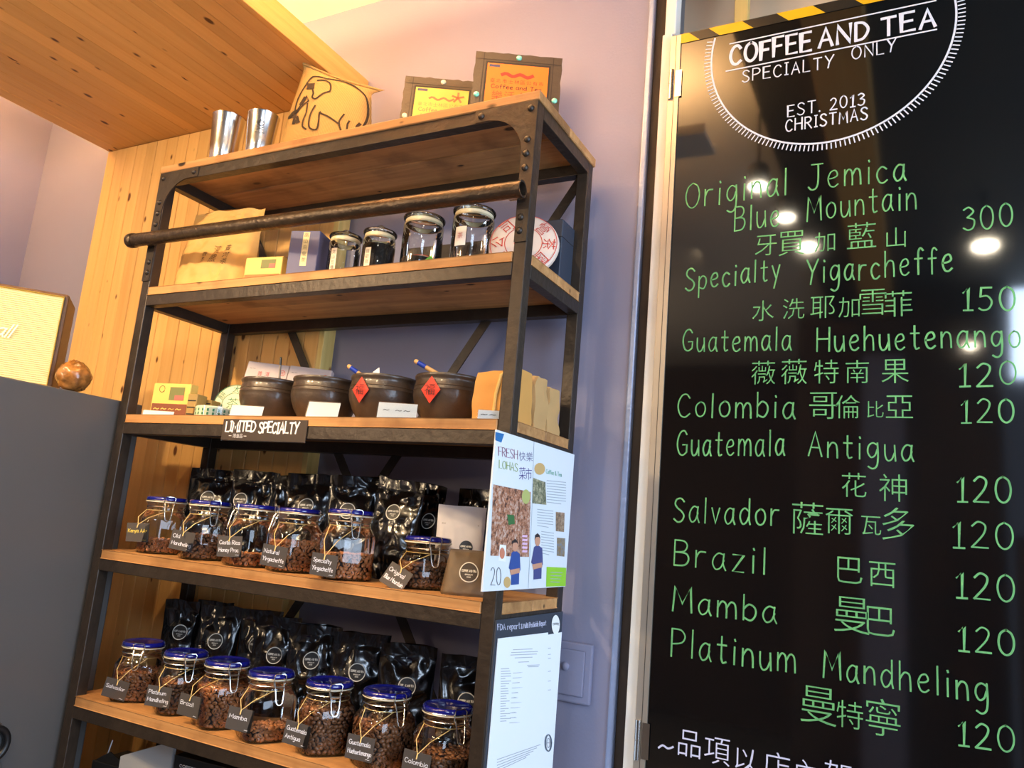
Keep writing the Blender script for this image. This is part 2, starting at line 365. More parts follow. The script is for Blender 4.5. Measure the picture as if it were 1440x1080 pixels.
def write(mb, txt, f, x0, y0, width, height, wd, mi=0, jit=.15, gap=1.5, space=3.2, shear=0):
    """lettering in a local 2-D frame: baseline from (x0, y0), given total width and capital height"""
    st, tot = text_strokes(txt, gap, space, jit)
    sx = (width/tot) if width else height/8; sy = height/8
    for s in st:
        LIFT[0] = (LIFT[0]+1) % 9
        ribbon(mb, [(x0+(a+shear*b)*sx, y0+b*sy) for a, b in s], wd, f, mi, LIFT[0]*2e-5)
_cjk = {}
def glyph(ch):
    if ch in _cjk: return _cjk[ch]
    cu = bpy.data.curves.new('glyph', 'FONT'); cu.body = ch; cu.size = 1; cu.resolution_u = 2; cu.offset = -.009
    ob = bpy.data.objects.new('glyph', cu); C.objects.link(ob)
    dg = bpy.context.evaluated_depsgraph_get(); me = ob.evaluated_get(dg).to_mesh()
    v = [(p.co.x, p.co.y) for p in me.vertices]; f = [tuple(p.vertices) for p in me.polygons]
    ob.evaluated_get(dg).to_mesh_clear()
    bpy.data.objects.remove(ob); bpy.data.curves.remove(cu)
    if v:
        x0 = min(a for a, b in v); x1 = max(a for a, b in v); y0 = min(b for a, b in v); y1 = max(b for a, b in v)
        s = 1/max(x1-x0, y1-y0, 1e-6); cx, cy = (x0+x1)/2, (y0+y1)/2
        v = [((a-cx)*s, (b-cy)*s) for a, b in v]
    _cjk[ch] = (v, f); return _cjk[ch]
def cjk(mb, ch, f, cx, cy, size, mi=0, asp=1.0):
    v, fs = glyph(ch)
    mb.add([tuple(f(cx+a*size*asp, cy+b*size, 0)) for a, b in v], fs, mi)
def plane_f(o, ex, ey, n, off=.0006):
    o, ex, ey, n = Vector(o), Vector(ex), Vector(ey), Vector(n)
    return lambda a, b, l=0: o+ex*a+ey*b+n*(off+l)
def quad(mb, f, x0, y0, x1, y1, mi=0, lift=0):
    mb.add([tuple(f(x0, y0, lift)), tuple(f(x1, y0, lift)), tuple(f(x1, y1, lift)), tuple(f(x0, y1, lift))], [(0, 1, 2, 3)], mi)

# ================================================================== the room
WY = .385        # face of the lavender wall
o = MB().box(-1.3, WY, 0, 1.305, WY+.12, 3.1).build('wall_back', wallm); structure(o)
o = MB().box(-1.42, -5, 0, -1.3, WY+.12, 3.1).build('wall_left', wallm); structure(o)
o = MB().box(-1.42, -5, -.1, 4.2, 1.1, 0).build('floor', floorm); structure(o)
o = MB().box(-1.42, -5, 3.1, 1.42, 1.1, 3.2).build('ceiling', ceilm); structure(o)
o = MB().box(1.42, -5, 3.04, 4.2, 1.1, 3.2).build('ceiling', mat('charcoal_ceiling', srgb(52, 54, 50), .8)); structure(o, 'dark part of the ceiling over the doorway')
o = MB().box(1.64, -3.0, 2.93, 1.80, .3, 3.04).build('trim_6', pine_t, bevel=.003); structure(o, 'wooden beam under the dark ceiling')
o = MB().box(1.33, .62, 0, 4.2, .7, 3.1).build('wall_front', wallw); structure(o, 'pale wall seen above the blackboard')
o = MB().box(-1.42, -5.1, 0, 1.2, -5, 3.1).box(1.2, -3.6, 0, 2.4, -3.5, 3.1).box(2.4, -3.1, 0, 4.2, -3, 1.65).build('wall_rear', darkwall); structure(o)
o = MB().box(1.62, -3.5, 0, 1.86, -3.3, 2.75).build('trim_2', wallm, bevel=.005); structure(o, 'pale pillar behind the viewer')
# side window wall, daylight comes through its opening
o = (MB().box(4.1, -3, 0, 4.2, 1.1, .75).box(4.1, -3, 2.65, 4.2, 1.1, 3.1).box(4.1, -3, .75, 4.2, -2, 2.65).box(4.1, .25, .75, 4.2, 1.1, 2.65)).build('wall_right', wallm); structure(o)
# light cove strip near the ceiling
o = MB().box(-1.28, -.50, 2.812, 1.3, -.34, 2.824).box(-1.28, -.50, 2.824, 1.3, -.492, 2.848).box(-1.28, -.348, 2.824, 1.3, -.34, 2.848).build('trim_3', whitem); structure(o, 'light cove under the ceiling')

# wall edge, frame of the blackboard door
o = MB().box(1.304, .378, 0, 1.320, .40, 3.1).build('trim_4', mat('blue_grey_corner_bead', srgb(150, 165, 200), .35, metal=.3, bump=.5, bscale=60), bevel=.004); structure(o, 'shiny blue-grey corner bead at the wall end')
o = MB().box(1.3205, .392, 0, 1.354, .43, 3.1).build('trim_5', mat('gap_shade_colour', srgb(46, 38, 34), .8)); structure(o, 'dark strip standing for the shade of the gap beside the door frame')  # solid strip, the shade inside the gap is painted as its dark colour
mb = MB()
zz = [0, .6, 1.0, 1.45, 1.9, 2.3, 2.62, 2.7, 3.1]
o = MB().box(1.3545, .350, 0, 1.380, .40, 2.72).box(1.358, .356, 2.72, 1.386, .4, 3.1).build('door_1', whitem, bevel=.003); structure(o, 'white door frame post beside the blackboard')

# ------------------------------------------------------------------ pine lining: wall planks, soffit planks, fascia
PANX0, PANX1, PANY = -.805, .383, .335
pan = structure(thing('trim_1', 'knotty pine lining of vertical wall planks and a planked soffit', 'panelling'))
del pan['category']
np_ = 21; pw = (PANX1-.02-PANX0)/np_
pl = MB().box(.0009, 0, 0, pw-.0009, .03, 2.733).build('plank', pine_v, pan, bevel=.0018, seg=1, loc=(PANX0, PANY, 0))
for i in range(1, np_): linked(pl, pan, (PANX0+i*pw, PANY+random.uniform(-.0006, .0006), 0))
MB().box(0, 0, 0, .02, .05, 2.733).build('edge_board', pine_e, pan, bevel=.0015, seg=1, loc=(PANX1-.02, PANY, 0))
MB().box(PANX0, PANY+.03, 0, PANX1-.02, WY, 2.733).build('backing', pine_v, pan)
SZ = 2.735; sl = 2.7
sp = MB().box(.0006, 0, 0, pw-.0006, sl, .02).build('plank', pine_y, pan, bevel=.0012, seg=1, loc=(PANX0, WY-sl, SZ))
for i in range(1, np_): linked(sp, pan, (PANX0+i*pw, WY-sl, SZ+random.uniform(0, .0008)))
MB().box(0, 0, 0, .02, sl, .078).build('fascia', pine_t, pan, bevel=.0015, seg=1, loc=(PANX1-.02, WY-sl, SZ))
MB().box(PANX0, WY-sl, SZ+.02, PANX1-.02, WY, SZ+.076).build('backing', pine_t, pan)

# cover plate on the wall
cp = thing('wall_cover_plate', 'blue-painted square cover plate low on the lavender wall beside the shelf', 'cover plate', (1.2, WY, 1.145))
MB().box(-.06, -.012, -.066, .062, 0, .066).build('plate', wallm, cp, bevel=.004)
MB().box(-.044, -.016, -.05, .046, -.012, .05).build('cover', wallm, cp, bevel=.003)
MB().lathe([(.009, 0), (.0085, .005), (.004, .008)], 14, M=Matrix.Translation((.0, -.016, .012)) @ Matrix.Rotation(PI/2, 4, 'X')).build('screw', wallm, cp, smooth=True)

# pale batten seen above the board
bt = MB().box(1.50, .50, 2.45, 1.535, .53, 3.1).build('wooden_batten', pine_e, bevel=.002)
bt['label'] = 'wooden batten standing behind the top edge of the blackboard'; bt['category'] = 'batten'
# lamps over the room whose reflections show on the board
for i, (lx, ly, lz, r_, nm) in enumerate([(1.40, -.77, 2.80, .02, 'first'), (1.455, -1.09, 2.80, .02, 'second'), (1.5, -1.45, 2.80, .022, 'third'), (2.19, -1.62, 2.80, .026, 'fourth'), (2.2, -2.9, 2.69, .02, 'fifth')]):
    t = thing('ceiling_lamp', 'black ceiling spot lamp glowing behind the viewer, %s of the row from the shelf' % nm, 'lamp', (lx, ly, lz))
    MB().lathe([(.034, .0), (.04, .01), (.04, .07), (.03, .085)], 20, cap0=False).build('lamp_head', black, t, smooth=True)
    MB().tube([(0, 0, .084), (0, 0, 3.1-lz)], .006).build('stem', black, t)
    MB().lathe([(r_*.4, -.016), (r_*1.7, -.002), (r_*1.75, .012)], 16).build('bulb', mat('glowing_bulb', (1, .86, .64, 1), emis=90), t, smooth=True)

# ================================================================== iron and wood shelf unit
W_, D_, P_ = 1.2, .3264, .0302
ZB = [2.369, 2.0035, 1.647, 1.2894, .9262, .563]; TH = .0223; RR = .030
shelf = thing('shelf_unit', 'tall dark iron shelf unit with five aged wooden shelves against the wall', 'shelf')
post = MB().box(0, 0, 0, P_, P_, ZB[0]).build('post', metal, shelf, bevel=.0022)
for x, y in ((W_-P_, 0), (0, D_-P_), (W_-P_, D_-P_)): linked(post, shelf, (x, y, 0))
rx = MB().box(P_, 0, -RR, W_-P_, .028, 0).build('rail', metal, shelf, bevel=.0015, loc=(0, 0, ZB[0]))
ry = MB().box(0, P_, -RR, .026, D_-P_, 0).build('rail', metal, shelf, bevel=.0015, loc=(0, 0, ZB[0]))
for i, z in enumerate(ZB):
    if i: linked(rx, shelf, (0, 0, z)); linked(ry, shelf, (0, 0, z))
    linked(rx, shelf, (0, D_-.028, z)); linked(ry, shelf, (W_-.026, 0, z))
g = .0016
def plankpoly(front):
    ym = .166
    if front: return [(P_+g, -.001), (W_-P_-g, -.001), (W_-P_-g, P_+g), (W_, P_+g), (W_, ym-g), (0, ym-g), (0, P_+g), (P_+g, P_+g)]
    return [(0, ym+g), (W_, ym+g), (W_, D_-P_-g), (W_-P_-g, D_-P_-g), (W_-P_-g, D_+.001), (P_+g, D_+.001), (P_+g, D_-P_-g), (0, D_-P_-g)]
pf = MB().prism(plankpoly(1), 0, TH, 'z').build('shelf_plank', oldwood, shelf, bevel=.0016, seg=1, loc=(0, 0, ZB[1]))
pb = MB().prism(plankpoly(0), 0, TH, 'z').build('shelf_plank', oldwood, shelf, bevel=.0016, seg=1, loc=(0, 0, ZB[1]))
for z in ZB[2:]: linked(pf, shelf, (0, 0, z)); linked(pb, shelf, (0, 0, z))
for y0, y1 in ((-.004, .164), (.1675, .331)):
    MB().box(-.004, y0, 0, W_+.004, y1, TH).build('shelf_plank', oldwood, shelf, bevel=.002, seg=1, loc=(0, 0, ZB[0]))
# diagonal back braces
for x0, x1 in ((.02, 1.18), (1.18, .02)):
    dz = ZB[0]-.02-.58; L = math.hypot(x1-x0, dz); n = Vector((-dz*-1, 0, (x1-x0)))
    a = Vector((x0, 0, ZB[0]-.02)); b = Vector((x1, 0, .58)); d = (b-a).normalized(); s = Vector((d.z, 0, -d.x))*.0125
    y = D_-.004 if x0 < x1 else D_-.009
    MB().prism([((a+s).x, (a+s).z), ((b+s).x, (b+s).z), ((b-s).x, (b-s).z), ((a-s).x, (a-s).z)], y, y+.004).build('brace', metal, shelf)
# riveted corner plates
def arc(cx, cz, r, a0, a1, n=9): return [(cx+r*math.cos(a0+(a1-a0)*i/n), cz+r*math.sin(a0+(a1-a0)*i/n)) for i in range(n+1)]
zt = ZB[0]-.001
polyR = [(1.199, zt), (1.199, 2.046), (1.1715, 2.046)]+arc(1.078, 2.249, .092, 0, PI/2)+[(1.045, 2.341), (1.045, zt)]
polyL = [(1.2-x, z) for x, z in polyR][::-1]
riv = MB().lathe([(.0078, 0), (.0074, .0025), (.005, .0052), (.0018, .006)], 12, M=Matrix.Rotation(PI/2, 4, 'X')).build('rivet', metal, None, smooth=True)
rivs = [(1.06, 2.354), (1.184, 2.351), (1.182, 2.278), (1.182, 2.245), (1.182, 2.212), (1.182, 2.1), (1.182, 2.07)]
first = True
for poly, sgn in ((polyR, 0), (polyL, 1)):
    p = MB().prism(poly, -.0035, -.0002).build('corner_plate', metal, shelf, bevel=.0008, seg=1)
    for x, z in rivs:
        xx = 1.2-x if sgn else x
        if first: riv.parent = p; riv.location = (xx, -.0035, z); first = False
        else: linked(riv, p, (xx, -.0035, z))
# pipe rail
pz0, pz1 = 2.158, 2.150
def pzf(x): return pz0+(pz1-pz0)*(x/1.2)
n = 22; pip = MB()
xs = [-.03, 1.196]
M = Matrix.Translation((0, -.03, 0))
ov = []; 
def ringv(x, r): return [(x, r*math.cos(2*PI*k/n), pzf(x)+r*math.sin(2*PI*k/n)) for k in range(n)]
prof = [(-.026, .0185), (1.196, .0185), (1.196, .0148), (1.12, .0148)]
vs = []; fs = []
for x, r in prof: vs += ringv(x, r)
for k in range(len(prof)-1):
    for i in range(n):
        j = (i+1) % n; fs.append((k*n+i, (k+1)*n+i, (k+1)*n+j, k*n+j))
fs.append(tuple(range(3*n, 4*n))); pip.add(vs, fs, 0, M)
pip.build('pipe', metal2, shelf, smooth=True)
def collar(x0, x1, r):
    m_ = MB(); vs = []; pr = [(x0, r*.55), (x0+.003, r*.92), (x0+.008, r), (x1-.002, r), (x1, r*.93)]
    for x, rr in pr: vs += ringv(x, rr)
    fs = []
    for k in range(len(pr)-1):
        for i in range(n):
            j = (i+1) % n; fs.append((k*n+i, (k+1)*n+i, (k+1)*n+j, k*n+j))
    fs.append(tuple(range(n))); m_.add(vs, fs, 0, M); return m_
collar(-.047, -.022, .0208).build('pipe_cap', metal2, shelf, smooth=True)
for x in (.02, 1.165):
    MB().box(x-.012, -.016, pzf(x)-.012, x+.012, -.003, pzf(x)+.012).build('pipe_bracket', metal, shelf, bevel=.002)

T1, T2, T3, T4, T5, T6 = [z+TH for z in ZB]

# ================================================================== blackboard
BX0, BX1, BZ0, BZ1, BY = 1.408, 2.42, .35, 2.70, .34
bb = thing('blackboard', 'tall glossy black menu board with handwritten coffee list in green', 'blackboard', (BX0, BY, BZ0))
def bl(x, y, z): return (x-BX0, y-BY, z-BZ0)
MB().box(0, 0, 0, BX1-BX0, .012, BZ1-BZ0).build('board_panel', board_m, bb, bevel=.0012, seg=1)
MB().box(-.026, -.003, -.02, -.0008, .016, BZ1-BZ0).box(-.0125, -.0036, -.02, -.0115, -.0029, BZ1-BZ0, 1).build('metal_stile', [alum, ink], bb)
MB().box(BX1-BX0+.001, -.003, -.02, BX1-BX0+.02, .016, BZ1-BZ0).build('metal_stile', alum, bb)
for hz in (2.566, 1.04):
    h = MB().lathe([(.0062, -.04), (.0062, -.0015), (.0052, -.001), (.0052, .001), (.0062, .0015), (.0062, .04)], 14, M=Matrix.Translation(bl(1.388, .337, hz)))
    h.box(-.010, -.0045, hz-.036-BZ0, .006, -.0032, hz+.036-BZ0)
    h.build('hinge', steel, bb, smooth=True)
fb = lambda a, b, l=0: (a-BX0, -.0006-l, b-BZ0)      # board plane: world x, z -> local point
def bword(mb, txt, u0, v0, u1, v1, cap, wd=.0034, **k):
    p0 = PY(u0, v0, BY); p1 = PY(u1, v1, BY); q = PY(u0, v0-cap, BY); hh = (q-p0).length
    dx = p1.x-p0.x; dz = p1.z-p0.z
    f = lambda a, b, l=0: fb(p0.x+a*dx, p0.z+a*dz+b, l)
    st, tot = text_strokes(txt, k.get('gap', 2.3), 4.2, .25)
    for s in st:
        LIFT[0] = (LIFT[0]+1) % 9
        ww = wd*random.uniform(.85, 1.12)
        pts = [(a/tot*dx, a/tot*dz+b*hh/8) for a, b in s]
        ribbon(mb, pts, ww, lambda a, b, l=0: fb(p0.x+a, p0.z+b, l), 0, LIFT[0]*2e-5)
def bchar(mb, ch, u, v, size):
    p = PY(u, v, BY); q = PY(u, v-size, BY); s = (q-p).length
    cjk(mb, ch, fb, p.x, p.z, s, asp=.95)
LINES = [
 [('Original', 964, 294, 1106, 273, 35), ('Jemica', 1137, 267, 1273, 253, 35)],
 [('Blue', 1033, 326, 1095, 317, 34), ('Mountain', 1135, 311.5, 1288, 293, 34)],
 [('300', 1355, 324, 1424, 318.6, 32)],
 [('Specialty', 964, 409, 1096, 393, 30), ('Yigarcheffe', 1134.7, 400, 1339, 382, 34)],
 [('150', 1355, 437, 1427.5, 435.5, 32)],
 [('Guatemala', 960, 494, 1112, 492.5, 30), ('Huehuetenango', 1149, 495, 1434.6, 487, 33)],
 [('120', 1350, 544, 1429, 540, 32)],
 [('Colombia', 953, 586, 1117, 588, 33)], [('120', 1352.5, 594.5, 1425.7, 593.4, 33)],
 [('Guatemala', 952, 639.5, 1102.5, 641, 34), ('Antigua', 1137, 641, 1284, 650, 34)], [('120', 1347, 705.7, 1422, 707.8, 35)],
 [('Salvador', 947.7, 734, 1094.7, 740, 34)], [('120', 1341, 769, 1425, 773, 36)],
 [('Brazil', 948, 795, 1076.4, 808, 36)], [('120', 1345.6, 840, 1426.5, 846, 36)],
 [('Mamba', 946, 859.5, 1091, 876, 34)], [('120', 1348.7, 914, 1426.5, 921.7, 35)],
 [('Platinum', 944, 921.7, 1118, 947, 38), ('Mandheling', 1158, 953, 1389.5, 988, 38)], [('120', 1348.7, 1048, 1426.5, 1058, 35)]]
for ln in LINES:
    for t_ in ln:
        mb = MB(); bword(mb, *t_); mb.build('lettering', chalk_g, bb)
CJ = [[('牙', 1077, 345, 29), ('買', 1113, 342, 34), ('加', 1160, 340, 27), ('藍', 1211.5, 331, 37), ('山', 1260, 334, 28)],
 [('水', 1073, 437, 29), ('洗', 1116, 434, 29), ('耶', 1156.6, 432, 32), ('加', 1194, 432, 28), ('雪', 1227.5, 425, 36), ('菲', 1263, 427, 36)],
 [('薇', 1073.4, 524, 33), ('薇', 1116.6, 522.6, 35), ('特', 1162, 522.6, 33), ('南', 1205.5, 522.6, 32), ('果', 1258.6, 522, 35)],
 [('哥', 1157.7, 570.4, 38), ('倫', 1192, 572, 33), ('比', 1231, 575.7, 23), ('亞', 1264.6, 572, 35)],
 [('花', 1201, 682, 34), ('神', 1255.8, 686, 38)],
 [('薩', 1135.5, 729, 45), ('爾', 1180, 733, 38), ('瓦', 1225, 739, 27), ('多', 1263, 737, 46)],
 [('巴', 1195, 802, 36), ('西', 1240.6, 808, 36)], [('曼', 1198, 865, 50), ('巴', 1238.6, 874, 40)],
 [('曼', 1151, 992, 52), ('特', 1195, 1005, 38), ('寧', 1241.7, 1009, 52)]]
for ln in CJ:
    for ch, u, v, s in ln: mb = MB(); bchar(mb, ch, u, v, s); mb.build('lettering', chalk_g, bb)
mb = MB(); bword(mb, '~', 926, 1058, 948, 1060, 22, .004)
for ch, u, v, s in (('品', 969.5, 1046, 37), ('項', 1008.4, 1056, 40), ('以', 1049, 1069.5, 34), ('店', 1092, 1078, 40), ('內', 1135, 1088, 38), ('架', 1179, 1092, 42)): bchar(mb, ch, u, v, s)
o = mb.build('lettering', chalk_l, bb); o['label'] = 'lavender handwritten note'
# round hand drawn logo
mb = MB(); cx, cz, r0 = 1.744, 2.612, .259
a0, a1 = math.radians(167), math.radians(373)
zmax = BZ1-.028
pts = [(cx+r0*math.cos(a), cz+r0*math.sin(a)) for a in [a0+(a1-a0)*i/90 for i in range(91)]]
ribbon(mb, [p for p in pts if p[1] < zmax], .0042, fb)
for i in range(104):
    a = a0+(a1-a0)*i/103
    p, q = (cx+(r0+.004)*math.cos(a), cz+(r0+.004)*math.sin(a)), (cx+(r0+.0165)*math.cos(a), cz+(r0+.0165)*math.sin(a))
    if q[1] < zmax: ribbon(mb, [p, q], .0026, fb, lift=3e-5)
for (u0, v0), (u1, v1), ww in (((1026.5, 62), (1316, 1), .0032), ((1021, 100.4), (1317, 41.5), .0032)):
    p, q = PY(u0, v0, BY), PY(u1, v1, BY); ribbon(mb, [(p.x, p.z), (q.x, q.z)], ww, fb, lift=5e-5)
for a in ((('COFFEE'), 1027, 92, 1140, 70, 25), ('AND', 1152, 67.5, 1221, 54.5, 25), ('TEA', 1240, 51, 1315, 36, 25)): bword(mb, *a, wd=.0066, gap=2.0)
for a in (('SPECIALTY', 1044, 116, 1171.7, 94.6, 16), ('ONLY', 1198, 83.8, 1259.5, 72, 17), ('EST. 2013', 1107.8, 164.3, 1215.4, 147.3, 16), ('CHRISTMAS', 1105, 185, 1219.7, 168, 16)): bword(mb, *a, wd=.0030)
o = mb.build('logo_lettering', chalk_w, bb); o['label'] = 'white hand-drawn half-round logo'
# hazard tape on the top edge
hz_y = mat('yellow_tape', srgb(240, 180, 20), .4); hz_k = mat('black_tape', srgb(26, 24, 20), .4)
mb = MB(); L0, L1 = -.004, BX1-BX0; zt0, zt1 = BZ1-BZ0-.024, BZ1-BZ0+.0015
mb.box(L0, -.0016, zt0, L1, -.0004, zt1, 0)
for x, wv in ((-.004, .03), (.075, .08), (.235, .08), (.395, .08), (.555, .08), (.715, .08), (.875, .08)):
    mb.add([(x+(.02 if x > 0 else 0), -.0019, zt0), (x+wv+.02, -.0019, zt0), (x+wv-.008, -.0019, zt1), (x-(.008 if x > 0 else 0), -.0019, zt1)], [(0, 1, 2, 3)], 1)
mb.build('hazard_tape', [hz_k, hz_y], bb)

# ================================================================== cabinet, speaker, carved nut
cabm = mat('grey_cabinet_metal', srgb(92, 92, 92), .38, metal=.25, bump=.05, bscale=200, var=.05, vscale=3)
cab = thing('cabinet', 'tall dark grey metal cabinet left of the shelf unit', 'cabinet', (-.62, -.95, 0))
MB().box(0, .03, .04, .606, 1.03, 1.708).build('body', cabm, cab, bevel=.004)
dr = MB().box(.003, 0, .06, .603, .026, 1.7).build('door', cabm, cab, bevel=.004)
MB().tube([(.07, -.0005, .8), (.07, -.035, .82), (.07, -.035, 1.1), (.07, -.0005, 1.12)], .008).build('handle', steel, dr, smooth=True)
for x in (.05, .556):
    for y in (.08, .98): MB().lathe([(.02, 0), (.02, .04)], 12, M=Matrix.Translation((x, y, 0))).build('foot', black, cab)
hk = thing('black_ring', 'black rubber ring hanging on the side of the grey cabinet', 'ring', (-.014, -.168, .858))
ng = 28
MB().tube([(.012, .034*math.sin(2*PI*i/ng), .036*math.cos(2*PI*i/ng)) for i in range(ng)], .0085, 10, True).build('ring', black, hk, smooth=True)
MB().tube([(.012, .028*math.sin(2*PI*i/ng), -.062+.03*math.cos(2*PI*i/ng)) for i in range(ng)], .0055, 10, True).build('lower_ring', mat('grey_rubber', srgb(80, 80, 80), .4), hk, smooth=True)
MB().box(0, -.012, .022, .014, .012, .048).build('hook', steel, hk, bevel=.002)

dv = Vector((.633, .774, 0)); nv = Vector((-.774, .633, 0))      # grille direction, receding direction
SPK = Vector((-.10, -.134, 1.709))
sp_ = thing('speaker', 'box speaker with a woven cream grille standing on the grey cabinet', 'speaker', SPK, rz=math.atan2(dv.y, dv.x))
SW, SD, SH = .39, .15, .262
spm = mat('black_brown_leatherette', srgb(96, 66, 38), .5, bump=.4, bscale=160)
goldm = mat('brass_piping', srgb(200, 170, 80), .35, metal=.7)
MB().box(-SW, 0, 0, 0, SD, SH).build('body', spm, sp_, bevel=.006)
gm = mat('cream_grille_cloth', srgb(226, 208, 150), .7, bump=.3, bscale=300)
MB().box(-SW+.012, -.0035, .011, -.012, .0005, SH-.011).build('grille', gm, sp_, bevel=.002)
mb = MB(); nrow = 44
for i in range(nrow):
    z = .014+(SH-.028)*i/(nrow-1)
    mb.add([(-SW+.014, -.0036, z-.0016), (-.014, -.0036, z-.0016), (-.014, -.0052, z), (-SW+.014, -.0052, z), (-.014, -.0036, z+.0010), (-SW+.014, -.0036, z+.0010)], [(0, 1, 2, 3), (3, 2, 4, 5)])
o = mb.build('grille_weave', gm, sp_); o['kind'] = 'stuff'
fr = [(-SW+.011, .010), (-.011, .010), (-.011, SH-.010), (-SW+.011, SH-.010)]
MB().tube([(x, -.003, z) for x, z in fr], .0028, 8, True).build('piping', goldm, sp_, smooth=True)
mb = MB()
fsp = lambda a, b, l=0: (a, -.0075-l, b)
write(mb, 'Marshall', fsp, -.275, SH*.5-.010, .160, .036, .0038, shear=.35, gap=.7)
o = mb.build('script_logo', mat('cream_logo', srgb(238, 228, 200), .4), sp_); o['label'] = 'cream raised script logo'

# carved nut
nutm = mat('carved_brown_nut', srgb(150, 98, 46), .22, var=.75, vscale=46, coat=.4)
mb = MB(); R0 = .043; nn, mm = 30, 20
vs = []
for j in range(mm+1):
    th = PI*j/mm
    for i in range(nn):
        ph = 2*PI*i/nn
        d = Vector((math.sin(th)*math.cos(ph), math.sin(th)*math.sin(ph), math.cos(th)))
        k = noise.noise(d*3.1+Vector((3, 1, 2))); k2 = abs(noise.noise(d*6))
        r = R0*(1+.10*k-.16*max(0, .22-k2)/.22*.6) + .004*max(0, 1-th/.35)
        vs.append((d.x*r, d.y*r, d.z*r*.98))
fs = [(j*nn+i, (j+1)*nn+i, (j+1)*nn+(i+1) % nn, j*nn+(i+1) % nn) for j in range(mm) for i in range(nn)]
o = mb.add(vs, fs).build('carved_nut', nutm, smooth=180)
o.location = (-.050, -.112, 1.708+.042)
o['label'] = 'round glossy carved brown nut on the cabinet beside the speaker'; o['category'] = 'ornament'

# ================================================================== glass clip-top jars
JR = .054
JP = [(.0465, 0, .8), (.052, .003, .9), (JR, .010, 1), (JR, .082, 1), (.0525, .090, .9), (.048, .099, .5), (.0445, .106, .1), (.044, .111, 0), (.044, .122, 0), (.0465, .124, 0), (.0465, .1275, 0)]
def sqr(r, sq, a):
    if not sq: return r
    e = 2+sq*1.8; return r/((abs(math.cos(a))**e+abs(math.sin(a))**e)**(1/e))
def lathe_sq(mb, prof, n, cap0=True, cap1=False, rev=False):
    v = [(sqr(r, q, 2*PI*i/n)*math.cos(2*PI*i/n), sqr(r, q, 2*PI*i/n)*math.sin(2*PI*i/n), z) for r, z, q in prof for i in range(n)]
    f = [(k*n+i, k*n+(i+1) % n, (k+1)*n+(i+1) % n, (k+1)*n+i) for k in range(len(prof)-1) for i in range(n)]
    if cap0: f.append(tuple(range(n-1, -1, -1)))
    if cap1: f.append(tuple((len(prof)-1)*n+i for i in range(n)))
    return mb.add(v, f)
def scale_prof(h): return [(r, z if z < .02 else .02+(z-.02)*(h-.02)/(.1275-.02), q) for r, z, q in JP]
def make_jar(label, h=.1275, wide=1.0):
    t = thing('coffee_jar', label, 'jar', group=None); t.scale = (1.07, 1.07, 1.04)
    pr = scale_prof(h); dz = h-.1275
    lathe_sq(MB(), pr, 40).build('glass_body', glass, t, smooth=70)
    # thick glass foot
    MB().lathe([(.040, .0005), (.046, .002), (.046, .005), (.030, .006)], 32).build('glass_foot', glassmat('jar_glass_foot', (.8, .84, .82, 1), .05, 1.5, 1.5), t, smooth=True)
    l = MB().lathe([(.0455, .1305+dz), (.0475, .132+dz), (.048, .135+dz), (.0475, .139+dz), (.0445, .1415+dz), (.041, .1415+dz), (.039, .140+dz), (.012, .1412+dz), (.0, .1413+dz)], 44, cap1=False).build('lid', blue_lid, t, smooth=50)
    MB().lathe([(.0462, .1275+dz), (.0485, .128+dz), (.0485, .1302+dz), (.0462, .1306+dz)], 40).build('gasket', gasket, l, smooth=True)
    def ring(z, r): return [(r*math.cos(2*PI*i/36), r*math.sin(2*PI*i/36), z) for i in range(36)]
    MB().tube(ring(.1165+dz, .0452), .0011, 6, True).build('wire_band', wire, t, smooth=True)
    MB().tube(ring(.1316+dz, .0487), .0011, 6, True).build('wire_band', wire, t, smooth=True)
    q = dz
    c = MB()
    c.tube([(-.011, -.0465, .117+q), (-.0125, -.0505, .124+q), (-.0125, -.0515, .139+q), (-.0095, -.0495, .1425+q), (.0095, -.0495, .1425+q), (.0125, -.0515, .139+q), (.0125, -.0505, .124+q), (.011, -.0465, .117+q)], .0011, 6)
    c.build('clasp_frame', wire, t, smooth=True)
    c = MB()
    c.tube([(-.010, -.048, .126+q), (-.0095, -.053, .118+q), (-.008, -.058, .098+q), (-.006, -.061, .086+q), (-.0025, -.062, .0825+q), (.0025, -.062, .0825+q), (.006, -.061, .086+q), (.008, -.058, .098+q), (.0095, -.053, .118+q), (.010, -.048, .126+q)], .0014, 7)
    c.tube([(-.010, -.053, .116+q), (.010, -.053, .116+q)], .0022, 7)
    c.build('clasp_lever', wire, t, smooth=True)
    hh = MB().tube([(-.012, .0465, .117+q), (-.012, .053, .122+q), (-.012, .0515, .134+q), (.012, .0515, .134+q), (.012, .053, .122+q), (.012, .0465, .117+q)], .0011, 6)
    hh.build('hinge_wire', wire, t, smooth=True)
    return t
